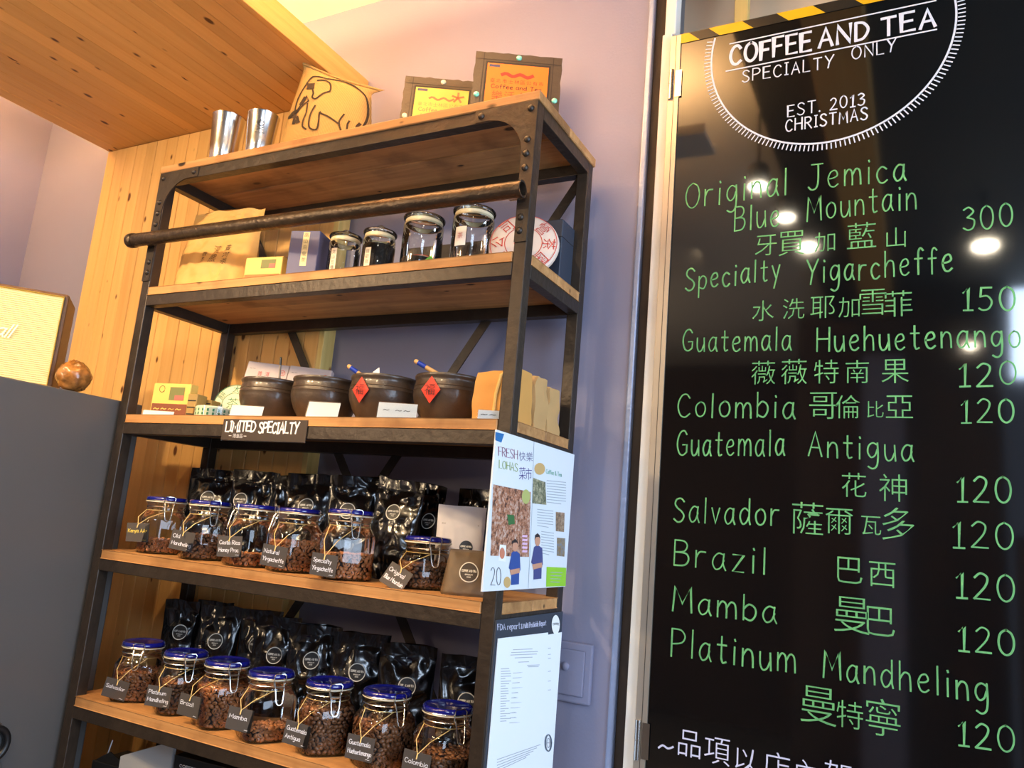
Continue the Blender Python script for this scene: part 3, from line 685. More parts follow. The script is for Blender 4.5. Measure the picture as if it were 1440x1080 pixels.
# one coffee bean: a flattened half ellipsoid with a groove
def bean_proto(n=8, m=5):
    v = []; f = []
    for j in range(m+1):
        th = PI*j/m
        for i in range(n):
            ph = 2*PI*i/n; x = .0054*math.cos(th); r = math.sin(th)
            y = .0040*r*math.cos(ph); z = .0034*r*math.sin(ph)
            if z < 0: z *= .35
            v.append((x, y, z))
    for j in range(m):
        for i in range(n): f.append((j*n+i, (j+1)*n+i, (j+1)*n+(i+1) % n, j*n+(i+1) % n))
    gv = [(-.0046, 0, -.0004), (0, .0007, -.0016), (.0046, 0, -.0004), (0, -.0007, -.0016)]
    b = len(v); v += gv; f.append((b, b+1, b+2, b+3)); return [Vector(p) for p in v], f
BV, BF = bean_proto()
def beans(parent, h, fill, m, seed):
    rnd = random.Random(seed); mb = MB(); pr = scale_prof(h)
    def Rz(z):
        for (r0, z0, q0), (r1, z1, q1) in zip(pr, pr[1:]):
            if z0 <= z <= z1: t = (z-z0)/(z1-z0+1e-9); return r0+(r1-r0)*t, q0+(q1-q0)*t
        return .044, 0
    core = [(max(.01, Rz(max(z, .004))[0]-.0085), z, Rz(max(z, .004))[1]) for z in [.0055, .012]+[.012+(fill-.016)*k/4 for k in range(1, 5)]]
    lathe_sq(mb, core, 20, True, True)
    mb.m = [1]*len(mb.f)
    def put(p, nrm, tilt=.5):
        z = Vector(nrm).normalized(); ax = Vector((rnd.gauss(0, 1), rnd.gauss(0, 1), rnd.gauss(0, 1)*.6)); x = (ax-z*ax.dot(z)).normalized()
        if rnd.random() < .45: z = -z
        z = (z+Vector((rnd.gauss(0, .25), rnd.gauss(0, .25), rnd.gauss(0, .25)))).normalized(); x = (x-z*x.dot(z)).normalized(); y = z.cross(x)
        s = rnd.uniform(1.0, 1.3); o = len(mb.v)
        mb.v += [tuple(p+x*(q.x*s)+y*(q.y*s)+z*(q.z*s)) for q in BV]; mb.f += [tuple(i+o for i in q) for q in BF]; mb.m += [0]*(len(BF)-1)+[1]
    z = .0095; row = 0
    while z < fill:
        r, q = Rz(z); k = int(2*PI*r*1.08/.0112)
        for i in range(k):
            a = 2*PI*(i+.5*(row % 2)+rnd.uniform(-.2, .2))/k; rr = sqr(r, q, a)-.0058
            put(Vector((rr*math.cos(a), rr*math.sin(a), z+rnd.uniform(-.0012, .0012))), (math.cos(a), math.sin(a), .1))
        z += .0080; row += 1
    r, q = Rz(fill); rr = r-.012
    while rr > .002:
        k = max(1, int(2*PI*rr/.009))
        for i in range(k):
            a = 2*PI*(i+rnd.random()*.5)/k; e = sqr(rr, q, a); put(Vector((e*math.cos(a), e*math.sin(a), fill-.004+rnd.uniform(-.001, .0022))), (0, 0, 1))
        rr -= .0088
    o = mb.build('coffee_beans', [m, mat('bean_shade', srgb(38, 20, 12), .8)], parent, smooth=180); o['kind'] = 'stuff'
    return o
def make_tag(label, lines, pos, face, h_neck, jar, roll=0, tilt=0, col=None, w=.058, hh=.048):
    """slate card hung with twine from the neck of `jar`; pos = centre of the card, face = heading of its front"""
    t = thing('name_tag', label, 'tag', pos, rz=face)
    R_ = Matrix.Rotation(tilt, 4, 'X') @ Matrix.Rotation(roll, 4, 'Y')
    c = MB().box(-w/2, -.0006, -hh/2, w/2, .0006, hh/2, 0, R_).build('card', tag_m, t)
    mb = MB(); f = lambda a, b, l=0: R_ @ Vector((a, -.0009-l, b))
    n_ = len(lines)
    for k, (tx, ww) in enumerate(lines):
        write(mb, tx, f, -w*.42, hh*(.10-.36*k) if n_ > 1 else 0, ww*w, .0088, .0012, gap=1.1)
    write(mb, '~', f, w*.26, -hh*.44, .009, .0045, .0009)
    o = mb.build('lettering', col or chalk_w, t)
    # twine: loop round the neck and two strands to the card
    inv = Matrix.Rotation(-face, 4, 'Z'); J = Vector(jar)-Vector(pos)
    top = R_ @ Vector((0, -.002, hh/2-.004)); lo = []
    nz = J.z+h_neck
    rr = .0468
    mbt = MB(); ang0 = math.atan2(-J.y, -J.x)
    def N(a, dz=0): return inv @ Vector((J.x+rr*math.cos(a), J.y+rr*math.sin(a), nz+dz))
    mbt.tube([N(ang0+2*PI*i/30, .0) for i in range(30)], .0007, 5, True)
    for s in (-1, 1):
        a = N(ang0+s*.75+.25); mid = (a+top)/2; out = (inv @ Vector((-J.x, -J.y, 0))).normalized()
        mbt.tube([a, mid+out*.012, top], .0008, 5)
    mbt.tube([top, top+Vector((0, -.003, -.008))], .0013, 5)
    mbt.build('twine', twine, t, smooth=True)
    return t
H4 = [
 # x, y, height, fill, rz, bean, tag lines, tag colour, tag angle off view, z, roll, tilt, name
 (.121, .102, .128, .034, 58, bean_m, [('Kenya AA+', .84)], chalk_y, -52, .052, -.05, .05, 'yellow-lettered tag reading Kenya AA', 0),
 (.296, .093, .128, .060, 60, bean_d, [('Old', .3), ('Mandheling', .84)], None, -46, .045, .12, .1, 'tag reading Old Mandheling', .004),
 (.474, .078, .128, .030, -18, bean_m, [('Costa Rica', .84), ('Honey Proc', .8)], None, -42, .046, -.05, .05, 'tag reading Costa Rica Honey', 0),
 (.606, .084, .128, .066, -28, bean_m, [('Natural', .6), ('Yirgacheffe', .84)], None, -36, .036, .1, .1, 'tag reading Natural Yirgacheffe', 0),
 (.771, .072, .134, .056, 52, bean_m, [('Specialty', .7), ('Yirgacheffe', .8)], None, -38, .031, .08, .12, 'tag reading Specialty Yirgacheffe', 0),
 (.962, .110, .092, .050, 50, bean_d, [('Original', .7), ('Blue Mountain', .84)], None, -44, .016, .42, -.35, 'tilted tag reading Blue Mountain', 0)]
H5 = [
 (.137, .090, .122, .066, 40, bean_m, [('Salvador', .8)], None, -40, .034, .22, .18, 'tag reading Salvador', 0),
 (.305, .082, .122, .070, 60, bean_d, [('Platinum', .7), ('Mandheling', .84)], None, -40, .045, .08, .1, 'tag reading Platinum Mandheling', 0),
 (.463, .067, .126, .086, 64, bean_m, [('Brazil', .6)], None, -72, .045, .1, .05, 'tag reading Brazil', 0),
 (.608, .062, .124, .024, 64, bean_m, [('Mamba', .7)], None, -48, .048, .1, .05, 'tag reading Mamba', 0),
 (.764, .079, .126, .090, 54, bean_d, [('Guatemala', .78), ('Antigua', .6)], None, -50, .042, .14, .08, 'tag reading Guatemala Antigua', 0),
 (.914, .086, .130, .082, 66, bean_d, [('Guatemala', .78), ('Huehuetenango', .86)], None, -36, .045, .08, .08, 'tag reading Guatemala Huehuetenango', 0),
 (1.068, .082, .126, .050, 60, bean_d, [('Colombia', .84)], None, -44, .042, .1, .08, 'tag reading Colombia', 0)]
jar0 = {}
for row, (T, name) in enumerate(((T4, 'clip-top coffee jars on the fourth shelf'), (T5, 'clip-top coffee jars on the lowest visible shelf'))):
    for k, (x, y, h, fill, rz, bm_, lines, tc_, off, tz, roll, tilt, nm, _) in enumerate((H4, H5)[row]):
        lab = 'glass clip-top jar of coffee beans with blue lid, %s' % nm
        if h not in jar0: j = make_jar(lab, h); jar0[h] = j; j.location = (x, y, T); j.rotation_euler = (0, 0, math.radians(rz))
        else: j = copy_thing(jar0[h], (x, y, T), math.radians(rz), lab, skip=('coffee_beans',))
        j['group'] = name
        beans(j, h, fill, bm_, 11*row+k)
        vx, vy = CAM.x-x, CAM.y-y; va = math.atan2(vy, vx)+math.radians(off)
        d = Vector((math.cos(va), math.sin(va), 0)); R_ = .0735
        pos = Vector((x, y, T+tz))+d*R_
        if tilt < 0: pos += d*.012+Vector((0, 0, .006))
        face = math.atan2(vy, vx)+math.radians(off*.45)+PI/2
        tg = make_tag('dark slate %s, hung on a coffee jar' % nm, lines, pos, face, h-.0165, (x, y, T), roll, tilt, tc_)
        tg['group'] = 'slate name tags on the coffee jars'

# ================================================================== foil coffee pouches
t_surface = {}
def make_pouch(name, label, cat, loc, rz, w, h, d, seed, m, lean=0, ring=None, amp=1.0, seal=.90, group=None, topdrop=0, nu=30, nv=44, ring_a=0., ring_v=.58, ring_r=.019, taper=0):
    t = thing(name, label, cat, loc, rz=math.radians(rz), group=group)
    sd = Vector((seed*3.7, seed*1.3, seed*2.1))
    def P(u, v, side, ext=0):
        hw = w/2*(.95+.05*v)*(1-taper*v)
        vv = min(v/seal, 1)
        th = max(.0011, d/2*(1-vv**1.6)**.75)*(1 if v < seal else 1)
        if v < .06: th *= .82+.18*v/.06; hw *= .95+.05*v/.06
        e = max(0, 1-abs(u)**2.8)**.5
        x = u*hw; z = v*h; y = th*e*side
        q = Vector((x, z, side*.05))+sd
        lb = 1.0
        if ring and side < 0:
            dd = math.hypot(x-ring_a, z-ring_v*h); lb = min(1, max(.06, (dd-ring_r*1.0)/(ring_r*.9)))
        edge = (1-abs(u)**6)
        n1 = noise.noise(q*15)*.0062; n2 = -(abs(noise.noise(Vector((q.x*34+q.y*9, q.y*15-q.x*6, seed*1.7)))))*.0125; n3 = -(abs(noise.noise(Vector((q.x*26-q.y*26, q.y*34, seed)))))*.0050
        k = amp*edge*lb*(1 if v > .04 else v/.04)
        if v > seal-.04: k *= .35
        y += (n1+n2+n3)*k*(-1 if side < 0 else 1)
        if seal-.05 < v < seal-.01 and amp > .5: y += -side*.0008
        if v > .55:                                     # sealed top waves and slumps
            kk = (v-.55)/.45
            y += kk*kk*(noise.noise(Vector((x*14, seed, 0)))*.016*amp)
            z += kk*(noise.noise(Vector((x*20, seed+9, 0)))*.008*amp)-topdrop*kk*(.5+.5*u)
            x += kk*noise.noise(Vector((seed, z*15, 4)))*.006*amp
        y += lean*z
        return Vector((x, y-side*0+ext*side, z))
    v = []; n = 2*nu
    for j in range(nv+1):
        vj = j/nv
        for i in range(nu+1): v.append(P(-1+2*i/nu, vj, -1))
        for i in range(nu-1, 0, -1): v.append(P(-1+2*i/nu, vj, 1))
    f = [(j*n+i, j*n+(i+1) % n, (j+1)*n+(i+1) % n, (j+1)*n+i) for j in range(nv) for i in range(n)]
    f.append(tuple(range(n-1, -1, -1))); f.append(tuple(nv*n+i for i in range(n)))
    MB().add(v, f).build('pouch', m, t, smooth=50)
    t_surface[t.name] = lambda a, b: P(a/(w/2*.97), b/h, -1)+Vector((0, -.0013, 0))
    fr = lambda a, b, l=0: P((ring_a+a)/(w/2*(.95+.05*ring_v)*(1-taper*ring_v)), ring_v+b/h, -1)+Vector((0, -.0011-l, 0))
    if ring:
        R = ring_r; mb = MB()
        c_ = [(R*math.cos(2*PI*i/36), R*math.sin(2*PI*i/36)) for i in range(37)]
        if ring == 'white': wk, kk = 0, 1
        vs = [fr(0, 0, 0)]+[fr(a*.98, b*.98, 0) for a, b in c_[:-1]]
        mb.add(vs, [(0, 1+i, 1+(i+1) % 36) for i in range(36)], 1)
        if ring != 'dark': ribbon(mb, c_, .0020, fr, 0, .0005)
        write(mb, 'COFFEE AND TEA', fr, -R*.80, R*.02, R*1.6, R*.22, .0009, 0, gap=1.2)
        write(mb, 'SPECIALTY', fr, -R*.42, -R*.32, R*.84, R*.12, .0006, 0)
        write(mb, '2013', fr, -R*.2, -R*.55, R*.4, R*.1, .0006, 0)
        mb.build('round_label', [mat('label_white', srgb(222, 218, 208), .5), mat('label_black', srgb(22, 20, 20), .45) if ring != 'brown' else mat('label_brown', srgb(56, 44, 34), .5)], t)
    return t
B4 = [ # x, y, rz, w, h, ring a, ring v
 (.150, .215, 24, .135, .238, .000, .60, 'behind the Kenya jar'), (.305, .225, 22, .135, .240, -.03, .60, 'behind the Old Mandheling jar'),
 (.415, .255, 16, .115, .236, .01, .56, 'narrow one in the rear between its neighbours'), (.520, .210, 24, .135, .238, -.005, .60, 'behind the Costa Rica jar'),
 (.670, .205, 24, .140, .240, -.012, .58, 'behind the Natural Yirgacheffe jar'), (.800, .205, 4, .135, .244, -.002, .60, 'behind the Specialty Yirgacheffe jar'),
 (.842, .272, -10, .105, .240, .02, .55, 'half hidden next to the white one'), (.950, .300, -12, .105, .232, 0, .5, 'turned away behind the white pouch')]
for k, (x, y, rz, w_, h_, ra, rv, nm) in enumerate(B4):
    make_pouch('coffee_pouch', 'black foil pouch on the fourth shelf, %s' % nm, 'pouch', (x, y, T4), rz, w_, h_, .062, k+1, bag_m, lean=.04, ring='ring' if k != 7 else None, ring_a=ra, ring_v=rv+.055, topdrop=.012 if k in (5, 6) else 0, group='black foil pouches on the fourth shelf')
B5 = [
 (.110, .215, 26, .095, .235, .01, .62, 'leftmost, behind the Salvador jar'), (.190, .260, 20, .105, .240, .01, .60, 'second from the left, in the rear'),
 (.262, .215, 26, .110, .236, .00, .60, 'behind the Platinum Mandheling jar'), (.375, .250, 20, .115, .238, .0, .60, 'in the rear left of the Brazil jar'),
 (.470, .210, 26, .120, .236, .005, .58, 'behind the Brazil jar'), (.600, .205, 28, .130, .232, .0, .62, 'behind the Mamba jar'),
 (.745, .200, 28, .135, .232, .0, .60, 'behind the Guatemala Antigua jar'), (.885, .195, 28, .130, .226, .005, .58, 'behind the Huehuetenango jar'),
 (1.045, .190, 26, .120, .225, .005, .56, 'rightmost, behind the Colombia jar')]
for k, (x, y, rz, w_, h_, ra, rv, nm) in enumerate(B5):
    make_pouch('coffee_pouch', 'black foil pouch on the lowest visible shelf, %s' % nm, 'pouch', (x, y, T5), rz, w_, h_, .06, k+21, bag_m, lean=.03, ring='ring', ring_a=ra, ring_v=rv+.03, group='black foil pouches on the lowest visible shelf')
whb = mat('matt_white_pouch', srgb(205, 200, 204), .55, bump=.1)
wp = make_pouch('white_pouch', 'matt white pouch with a round black label beside the small brown pouch', 'pouch', (.985, .205, T4), 30, .112, .185, .055, 41, whb, lean=.06, ring='dark', ring_a=.016, ring_v=.50, amp=.22, seal=.97, ring_r=.0155)
mb = MB()
for i in range(16): mb.box(-.044+.0055*i, -.0205, .142, -.041+.0055*i, -.0185, .1435)
mb.box(-.046, -.020, .1325, .046, -.0185, .1335)
o = mb.build('tear_line', mat('grey_stitch', srgb(120, 112, 96), .6), wp); o['kind'] = 'stuff'; o.location = (0, .0205, 0)
make_pouch('brown_pouch', 'small brown paper pouch with an oval label at the right end of the fourth shelf', 'pouch', (1.090, .070, T4), 30, .110, .092, .05, 43, brownbag, lean=.18, ring='brown', ring_a=.004, ring_v=.52, amp=.35, seal=.96, ring_r=.019, taper=.30)

# ================================================================== third shelf: clay pots of tea
def make_pot(label, loc, rz, s=1.0):
    t = thing('clay_pot', label, 'pot', loc, rz=rz, group='dark clay tea pots on the third shelf')
    pr = [(.048, 0), (.053, .003), (.063, .018), (.0740, .036), (.0820, .056), (.0850, .070), (.0845, .078), (.0855, .080), (.0845, .083), (.0835, .087), (.0845, .0885), (.0835, .091), (.0815, .100), (.0810, .104), (.0835, .108), (.0845, .112), (.0830, .1155), (.0785, .116), (.0765, .112), (.0765, .100), (.079, .070), (.066, .035), (.02, .02)]
    MB().lathe([(r*s, z) for r, z in pr], 56, cap1=False).build('pot_body', clay, t, smooth=40)
    mb = MB(); n_ = 30; vs = [(0, 0, .106)]
    for k in range(1, 7):
        for i in range(n_):
            a = 2*PI*i/n_; r = .0765*k/6*s; p = Vector((r*math.cos(a), r*math.sin(a), 0))
            vs.append((p.x, p.y, .106*1-(.010*(k/6)**2)+noise.noise(p*90+Vector(loc)*5)*.004))
    fs = [(0, 1+i, 1+(i+1) % n_) for i in range(n_)]+[(1+(k-1)*n_+i, 1+k*n_+i, 1+k*n_+(i+1) % n_, 1+(k-1)*n_+(i+1) % n_) for k in range(1, 6) for i in range(n_)]
    o = mb.add(vs, fs).build('tea_leaves', tea_m, t, smooth=180); o['kind'] = 'stuff'
    return t
POTS = [(.395, .155, 'leftmost clay pot, in front of the pink tea boxes'), (.580, .150, 'second clay pot from the left, without a red paper'), (.771, .143, 'third clay pot, with a red diamond paper on its left side'), (.955, .148, 'rightmost clay pot, with a red diamond paper and a scoop')]
pots = []
for k, (x, y, nm) in enumerate(POTS):
    lab = 'dark glazed %s' % nm
    pots.append(make_pot(lab, (x, y, T3), 0) if k < 2 else copy_thing(pots[0], (x, y, T3), k*1.3, lab))
redp = mat('red_diamond_paper', srgb(214, 52, 34), .6)
for (x, y, _), off, nm in ((POTS[2], -40, 'third'), (POTS[3], -30, 'rightmost')):
    va = math.atan2(CAM.y-y, CAM.x-x)+math.radians(off); dd = Vector((math.cos(va), math.sin(va), 0))
    t = thing('red_diamond_paper', 'red diamond paper with a black character on the %s clay pot' % nm, 'paper', (x+dd.x*.0888, y+dd.y*.0888, T3+.074), rz=va+PI/2)
    s = .031; 
    mb = MB(); mb.add([(-s*.8, .0016, 0), (0, .0022, -s), (s*.8, .0016, 0), (0, .0006, s), (0, -.0012, 0)], [(0, 1, 4), (1, 2, 4), (2, 3, 4), (3, 0, 4)])
    mb.add([(-s*.8, .0020, 0), (0, .0026, -s), (s*.8, .0020, 0), (0, .0010, s)], [(0, 3, 2, 1)])
    mb.build('diamond', redp, t)
    mb = MB(); cjk(mb, '福', lambda a, b, l=0: (a, -.0030, b), 0, 0, .026)
    mb.build('character', ink, t)
woodh = mat('pale_wood_handle', srgb(206, 160, 100), .5); bluep = mat('blue_paint_band', srgb(30, 60, 160), .4)
def scoop(label, base, tip, r=.0055, cols=(woodh, bluep, woodh)):
    b, t_ = Vector(base), Vector(tip); t = thing('tea_scoop', label, 'scoop', b)
    d = (t_-b); MB().tube([(0, 0, 0), tuple(d*.74)], [r*1.1, r], 10).build('handle', cols[0], t, smooth=True)
    MB().tube([tuple(d*.74), tuple(d*.92)], r*1.06, 10).build('band', cols[1], t, smooth=True)
    MB().tube([tuple(d*.92), tuple(d*.97), tuple(d)], [r*1.04, r*1.04, r*.6], 10).build('tip', cols[2], t, smooth=True)
PT = T3+.100
for (px0, px1, k, lab) in (((514, 532), (489, 514), 2, 'wooden scoop with blue band leaning out of the third clay pot'), ((612, 524), (583, 507), 3, 'wooden scoop with blue band leaning out of the rightmost clay pot')):
    yy = POTS[k][1]-.02; a = PY(px0[0], px0[1], yy); b = PY(px1[0], px1[1], yy-.02); d = (a-b)
    scoop(lab, a+d*1.1, b)
a = PY(394, 532, .16); b = PY(395, 502, .16)
scoop('thin black stick standing in the leftmost clay pot', (a.x, a.y, PT-.0), b, .0028, (mat('pale_stick', srgb(120, 110, 100), .4), black, black))
# paper slips in the pots
for k, (u, v, lab) in enumerate(((527, 524, 'small white paper slip standing in the third clay pot'), (375, 534, 'crumpled white paper lying in the leftmost clay pot'))):
    p = PY(u, v, POTS[2][1] if k == 0 else POTS[0][1]-.02)
    mb = MB()
    if k == 0: mb.prism([(-.014, -.03), (.018, -.03), (.012, .014), (-.004, .004)], -.0008, .0008)
    else: mb.prism([(-.03, -.014), (.03, -.014), (.022, .0), (.004, .008), (-.014, .001)], -.006, .006)
    o = mb.build('paper_slip', whitep, None, bevel=.0004, seg=1); o.location = (p.x, p.y, max(p.z-.002, PT)); o['label'] = lab; o['category'] = 'paper'

def cardstand(label, cx, y, w_, h_, rz, tilt, scrib, rest=T3):
    t = thing('price_card', label, 'card', (cx, y, rest), rz=rz, group='white price cards along the third shelf')
    R_ = Matrix.Rotation(-tilt, 4, 'X')
    MB().box(-w_/2, -.0006, 0, w_/2, .0006, h_, 0, R_).build('card', whitep, t)
    mb = MB(); f = lambda a, b, l=0: R_ @ Vector((a, -.0011-l, b))
    if scrib: write(mb, scrib, f, -w_*.36, h_*.42, w_*.7, h_*.26, .0012); mb.build('lettering', ink, t)
    mb = MB(); mb.box(-w_/2-.001, -.0025, 0, w_/2+.001, -.0018, h_+.001, 0, R_).box(-w_/2-.001, -.0018, -.0003, w_/2+.001, .012, .0004)
    mb.build('sleeve', film, t)
cardstand('white price card leaning in front of the leftmost clay pot', .447, .022, .086, .030, .3, .22, '')
cardstand('white price card in front of the second clay pot', .690, .022, .078, .040, .3, .25, '')
cardstand('white price card with scribbles between the third and rightmost clay pots', .905, .018, .088, .036, .35, .15, '~ ~~')
cardstand('small white price card in front of the kraft bag at the right end', 1.140, .013, .046, .020, .35, .1, '~~')
cardstand('white price card lying against the yellow sweet box', .128, .022, .090, .014, .3, .2, '')

# kraft bags at the right end of the third shelf
def kbag(label, x0, x1, y0, y1, z, h_, seed, m=kraft2, rz=0, dent=.006):
    cx_, cy_ = (x0+x1)/2, (y0+y1)/2; w_, d_ = (x1-x0), (y1-y0)
    t = thing('kraft_bag', label, 'bag', (cx_, cy_, z), rz=rz)
    nx, ny, nz_ = 8, 4, 10; v = []; ring_ = []
    per = [(-1+2*i/nx, -1) for i in range(nx)]+[(1, -1+2*i/ny) for i in range(ny)]+[(1-2*i/nx, 1) for i in range(nx)]+[(-1, 1-2*i/ny) for i in range(ny)]
    n_ = len(per)
    for j in range(nz_+1):
        q = j/nz_
        for a, b in per:
            s = 1-.04*q; dx = noise.noise(Vector((a*2, b*2, q*3+seed)))*dent; zz = q*h_*(1+.03*a*math.sin(seed))
            y_ = b*d_/2*s*(1-.25*max(0, q-.8)/.2)
            v.append((a*w_/2*s+dx, y_+dx, zz+(noise.noise(Vector((a*3, b, seed)))*.004 if j == nz_ else 0)))
    f = [(j*n_+i, j*n_+(i+1) % n_, (j+1)*n_+(i+1) % n_, (j+1)*n_+i) for j in range(nz_) for i in range(n_)]
    f += [tuple(range(n_-1, -1, -1)), tuple(nz_*n_+i for i in range(n_))]
    MB().add(v, f).build('bag_body', m, t, smooth=25)
    return t
kb = kbag('orange kraft bag with a yellow tie, front one at the right of the third shelf', 1.078, 1.188, .045, .112, T3, .112, 2.2, mat('orange_kraft', srgb(206, 150, 76), .7, bump=.4, bscale=20, var=.1), dent=.003)
MB().tube([(.0, -.036, .002), (.003, -.0375, .06), (.010, -.035, .1), (.018, -.024, .112)], .0035, 8).build('paper_tie', mat('pale_yellow_tie', srgb(226, 190, 110), .6), kb, smooth=True)
kbag('folded tan kraft bag second from the front at the right end of the third shelf', 1.086, 1.192, .118, .184, T3, .118, 4.1)
kbag('folded tan kraft bag rearmost at the right end of the third shelf', 1.090, 1.190, .190, .256, T3, .108, 5.3)

# left end of the third shelf
def printbox(name, label, cat, x0, w_, y0, d_, z, h_, m, rz=0, tilt=0, group=None):
    t = thing(name, label, cat, (x0, y0, z), rz=rz, group=group)
    b = MB().box(0, 0, 0, w_, d_, h_).build('box_body', m, t, bevel=.0015, seg=1)
    return t, (lambda a, b_, l=0: (a, -.0007-l, b_))
yel = mat('yellow_card_box', srgb(226, 186, 92), .5); brn = mat('brown_print', srgb(120, 62, 34), .6); grn = mat('olive_print', srgb(110, 112, 62), .6)
rosep = mat('rose_print', srgb(178, 96, 84), .6); cream = mat('cream_card', srgb(230, 218, 190), .6)
t, f = printbox('sweet_box', 'upright yellow and brown sweet box at the left end of the third shelf', 'box', .070, .122, .040, .030, T3, .094, yel, rz=.18)
mb = MB()
quad(mb, f, .004, .003, .118, .038, 1); quad(mb, f, .056, .048, .104, .084, 2); quad(mb, f, .074, .048, .104, .062, 3, 2e-4)
ribbon(mb, [(.030+.009*math.cos(a*.5), .078+.009*math.sin(a*.5)) for a in range(13)], .0012, f, 0, 3e-4)
write(mb, '~~~~', f, .012, .018, .09, .014, .0024, 4)
mb.build('print', [ink, brn, grn, rosep, yel], t)
for k, (xx, hh2) in enumerate(((.206, .066), (.2, .058))):
    t2, f2 = printbox('small_box', 'small olive box %s the yellow sweet box on the third shelf' % ('right behind' if k else 'peeking out beside'), 'box', .196+.004*k, .030, .052+.045*k, .04, T3, hh2, mat('olive_card', srgb(150, 122, 66), .6), rz=.18)
    mb = MB()
    for q in range(3): quad(mb, f2, .002, .010+.018*q, .028, .013+.018*q)
    mb.build('print', ink, t2)
# glass tin in front, round green tea cake behind
tt = thing('glass_dish', 'round clear dish with green and white lid print left of the clay pots', 'dish', (.268, .085, T3))
MB().lathe([(.050, 0), (.054, .004), (.054, .034)], 36, cap1=False).build('dish_glass', glass, tt, smooth=True)
MB().lathe([(.048, .002), (.050, .006), (.050, .030), (.046, .033)], 36).build('inner_pack', mat('white_green_wrap', srgb(214, 224, 200), .6), tt, smooth=True)
mb = MB()
for k in range(9):
    a = math.radians(-110+k*16)
    for q in range(2):
        mb.add([(.0505*math.cos(a+da), .0505*math.sin(a+da), .008+.010*q+dz2) for da, dz2 in ((-.05, 0), (.05, 0), (.05, .007), (-.05, .007))], [(0, 1, 2, 3)])
mb.build('print', mat('green_print', srgb(50, 130, 100), .6), tt)
def teacake(label, c, r, rz, tilt, rest, paper, printm, chars, inner=None, cat='tea cake'):
    t = thing('tea_cake', label, cat, (c[0], c[1], rest), rot=(-tilt, 0, rz))
    M_ = Matrix.Translation((0, .012, r)) @ Matrix.Rotation(PI/2, 4, 'X')
    MB().lathe([(r*.86, -.008), (r*.97, -.005), (r, .002), (r*.98, .008), (r*.90, .0125), (r*.6, .014), (0, .0142)], 48, M=M_, cap1=False).build('wrapped_cake', paper, t, smooth=True)
    f = lambda a, b, l=0: (a, .012-.0149-l+max(0, math.hypot(a, b)-r*.6)*.04*(1 if True else 0)*.12/.12*1.0*1.2*(1)*(.5), r+b)
    mb = MB(); n_ = len(chars)
    for i, ch in enumerate(chars):
        a = PI/2-2*PI*i/n_; cx_, cy_ = r*.72*math.cos(a), r*.72*math.sin(a); s = r*.36; ca, sa = math.cos(a-PI/2), math.sin(a-PI/2)
        g2 = lambda p, q, l=0: f(cx_+p*ca-q*sa, cy_+p*sa+q*ca, l)
        cjk(mb, ch, g2, 0, 0, s)
    for rr in (.93, .52): ribbon(mb, [(r*rr*math.cos(2*PI*i/48), r*rr*math.sin(2*PI*i/48)) for i in range(49)], .0016, f)
    if inner: cjk(mb, inner, f, 0, 0, r*.55)
    mb.build('print', printm, t)
    return t
teacake('round tea cake in green and white wrapping behind the clear dish', (.252, .145), .060, .30, .25, T3, mat('cream_wrap', srgb(220, 220, 186), .6), MATS['green_print'], '大益茶雲南餅', '茶')
pinkb = mat('pale_pink_box', srgb(206, 190, 186), .6)
for k, (x, rz_, lab, hh3) in enumerate(((.235, .35, 'pale tea box with red print leaning behind the leftmost clay pot', .205), (.330, .35, 'second pale tea box right of the leaning one, behind the black stick', .198))):
    t = thing('tea_box', lab, 'box', (x-.05+.03*k, .212+.042*k, T3+.003), rot=(-.20, 0.06, rz_))
    MB().box(0, 0, 0, .128, .022, hh3).build('box_body', pinkb, t, bevel=.0015, seg=1)
    mb = MB(); f = lambda a, b, l=0: (a, -.0007-l, b)
    for q, ch in enumerate('普洱'): cjk(mb, ch, f, .045+.022*q, hh3-.035, .014)
    for q, ch in enumerate('茶中'): cjk(mb, ch, f, .045+.022*q, hh3-.058, .014)
    ribbon(mb, [(.112+.008*math.cos(a*.5), hh3-.026+.008*math.sin(a*.5)) for a in range(13)], .0014, f)
    cjk(mb, '茶', f, .112, hh3-.026, .009)
    mb.build('print', red, t); mb = MB(); write(mb, '~~', f, .010, hh3-.024, .018, .006, .0008); mb.build('lettering', ink, t)

# LIMITED SPECIALTY sign
t = thing('shelf_sign', 'black sign reading LIMITED SPECIALTY on the front rail of the third shelf', 'sign', (.404, -.0022, 1.608))
MB().box(0, -.0016, 0, .270, 0, .052).build('sign_board', mat('dark_sign_board', srgb(52, 40, 34), .6), t)
mb = MB(); mb.box(0, -.0022, -.0012, .270, -.0002, .0006); mb.build('sleeve_edge', film, t)
mb = MB(); f = lambda a, b, l=0: (a, -.0021-l, b)
write(mb, 'LIMITED', f, .012, .022, .098, .024, .0042, jit=.5, gap=1.2); mb.build('lettering', chalk_w, t)
mb = MB(); write(mb, 'SPECIALTY', f, .122, .020, .124, .025, .0042, jit=.5, gap=1.2); mb.build('lettering', chalk_w, t)
mb = MB()
for q, ch in enumerate('限量品'): cjk(mb, ch, f, .045+.011*q, .011, .010)
write(mb, '-', f, .026, .007, .008, .008, .0012); write(mb, '-', f, .076, .007, .008, .008, .0012)
mb.build('lettering', chalk_w, t)

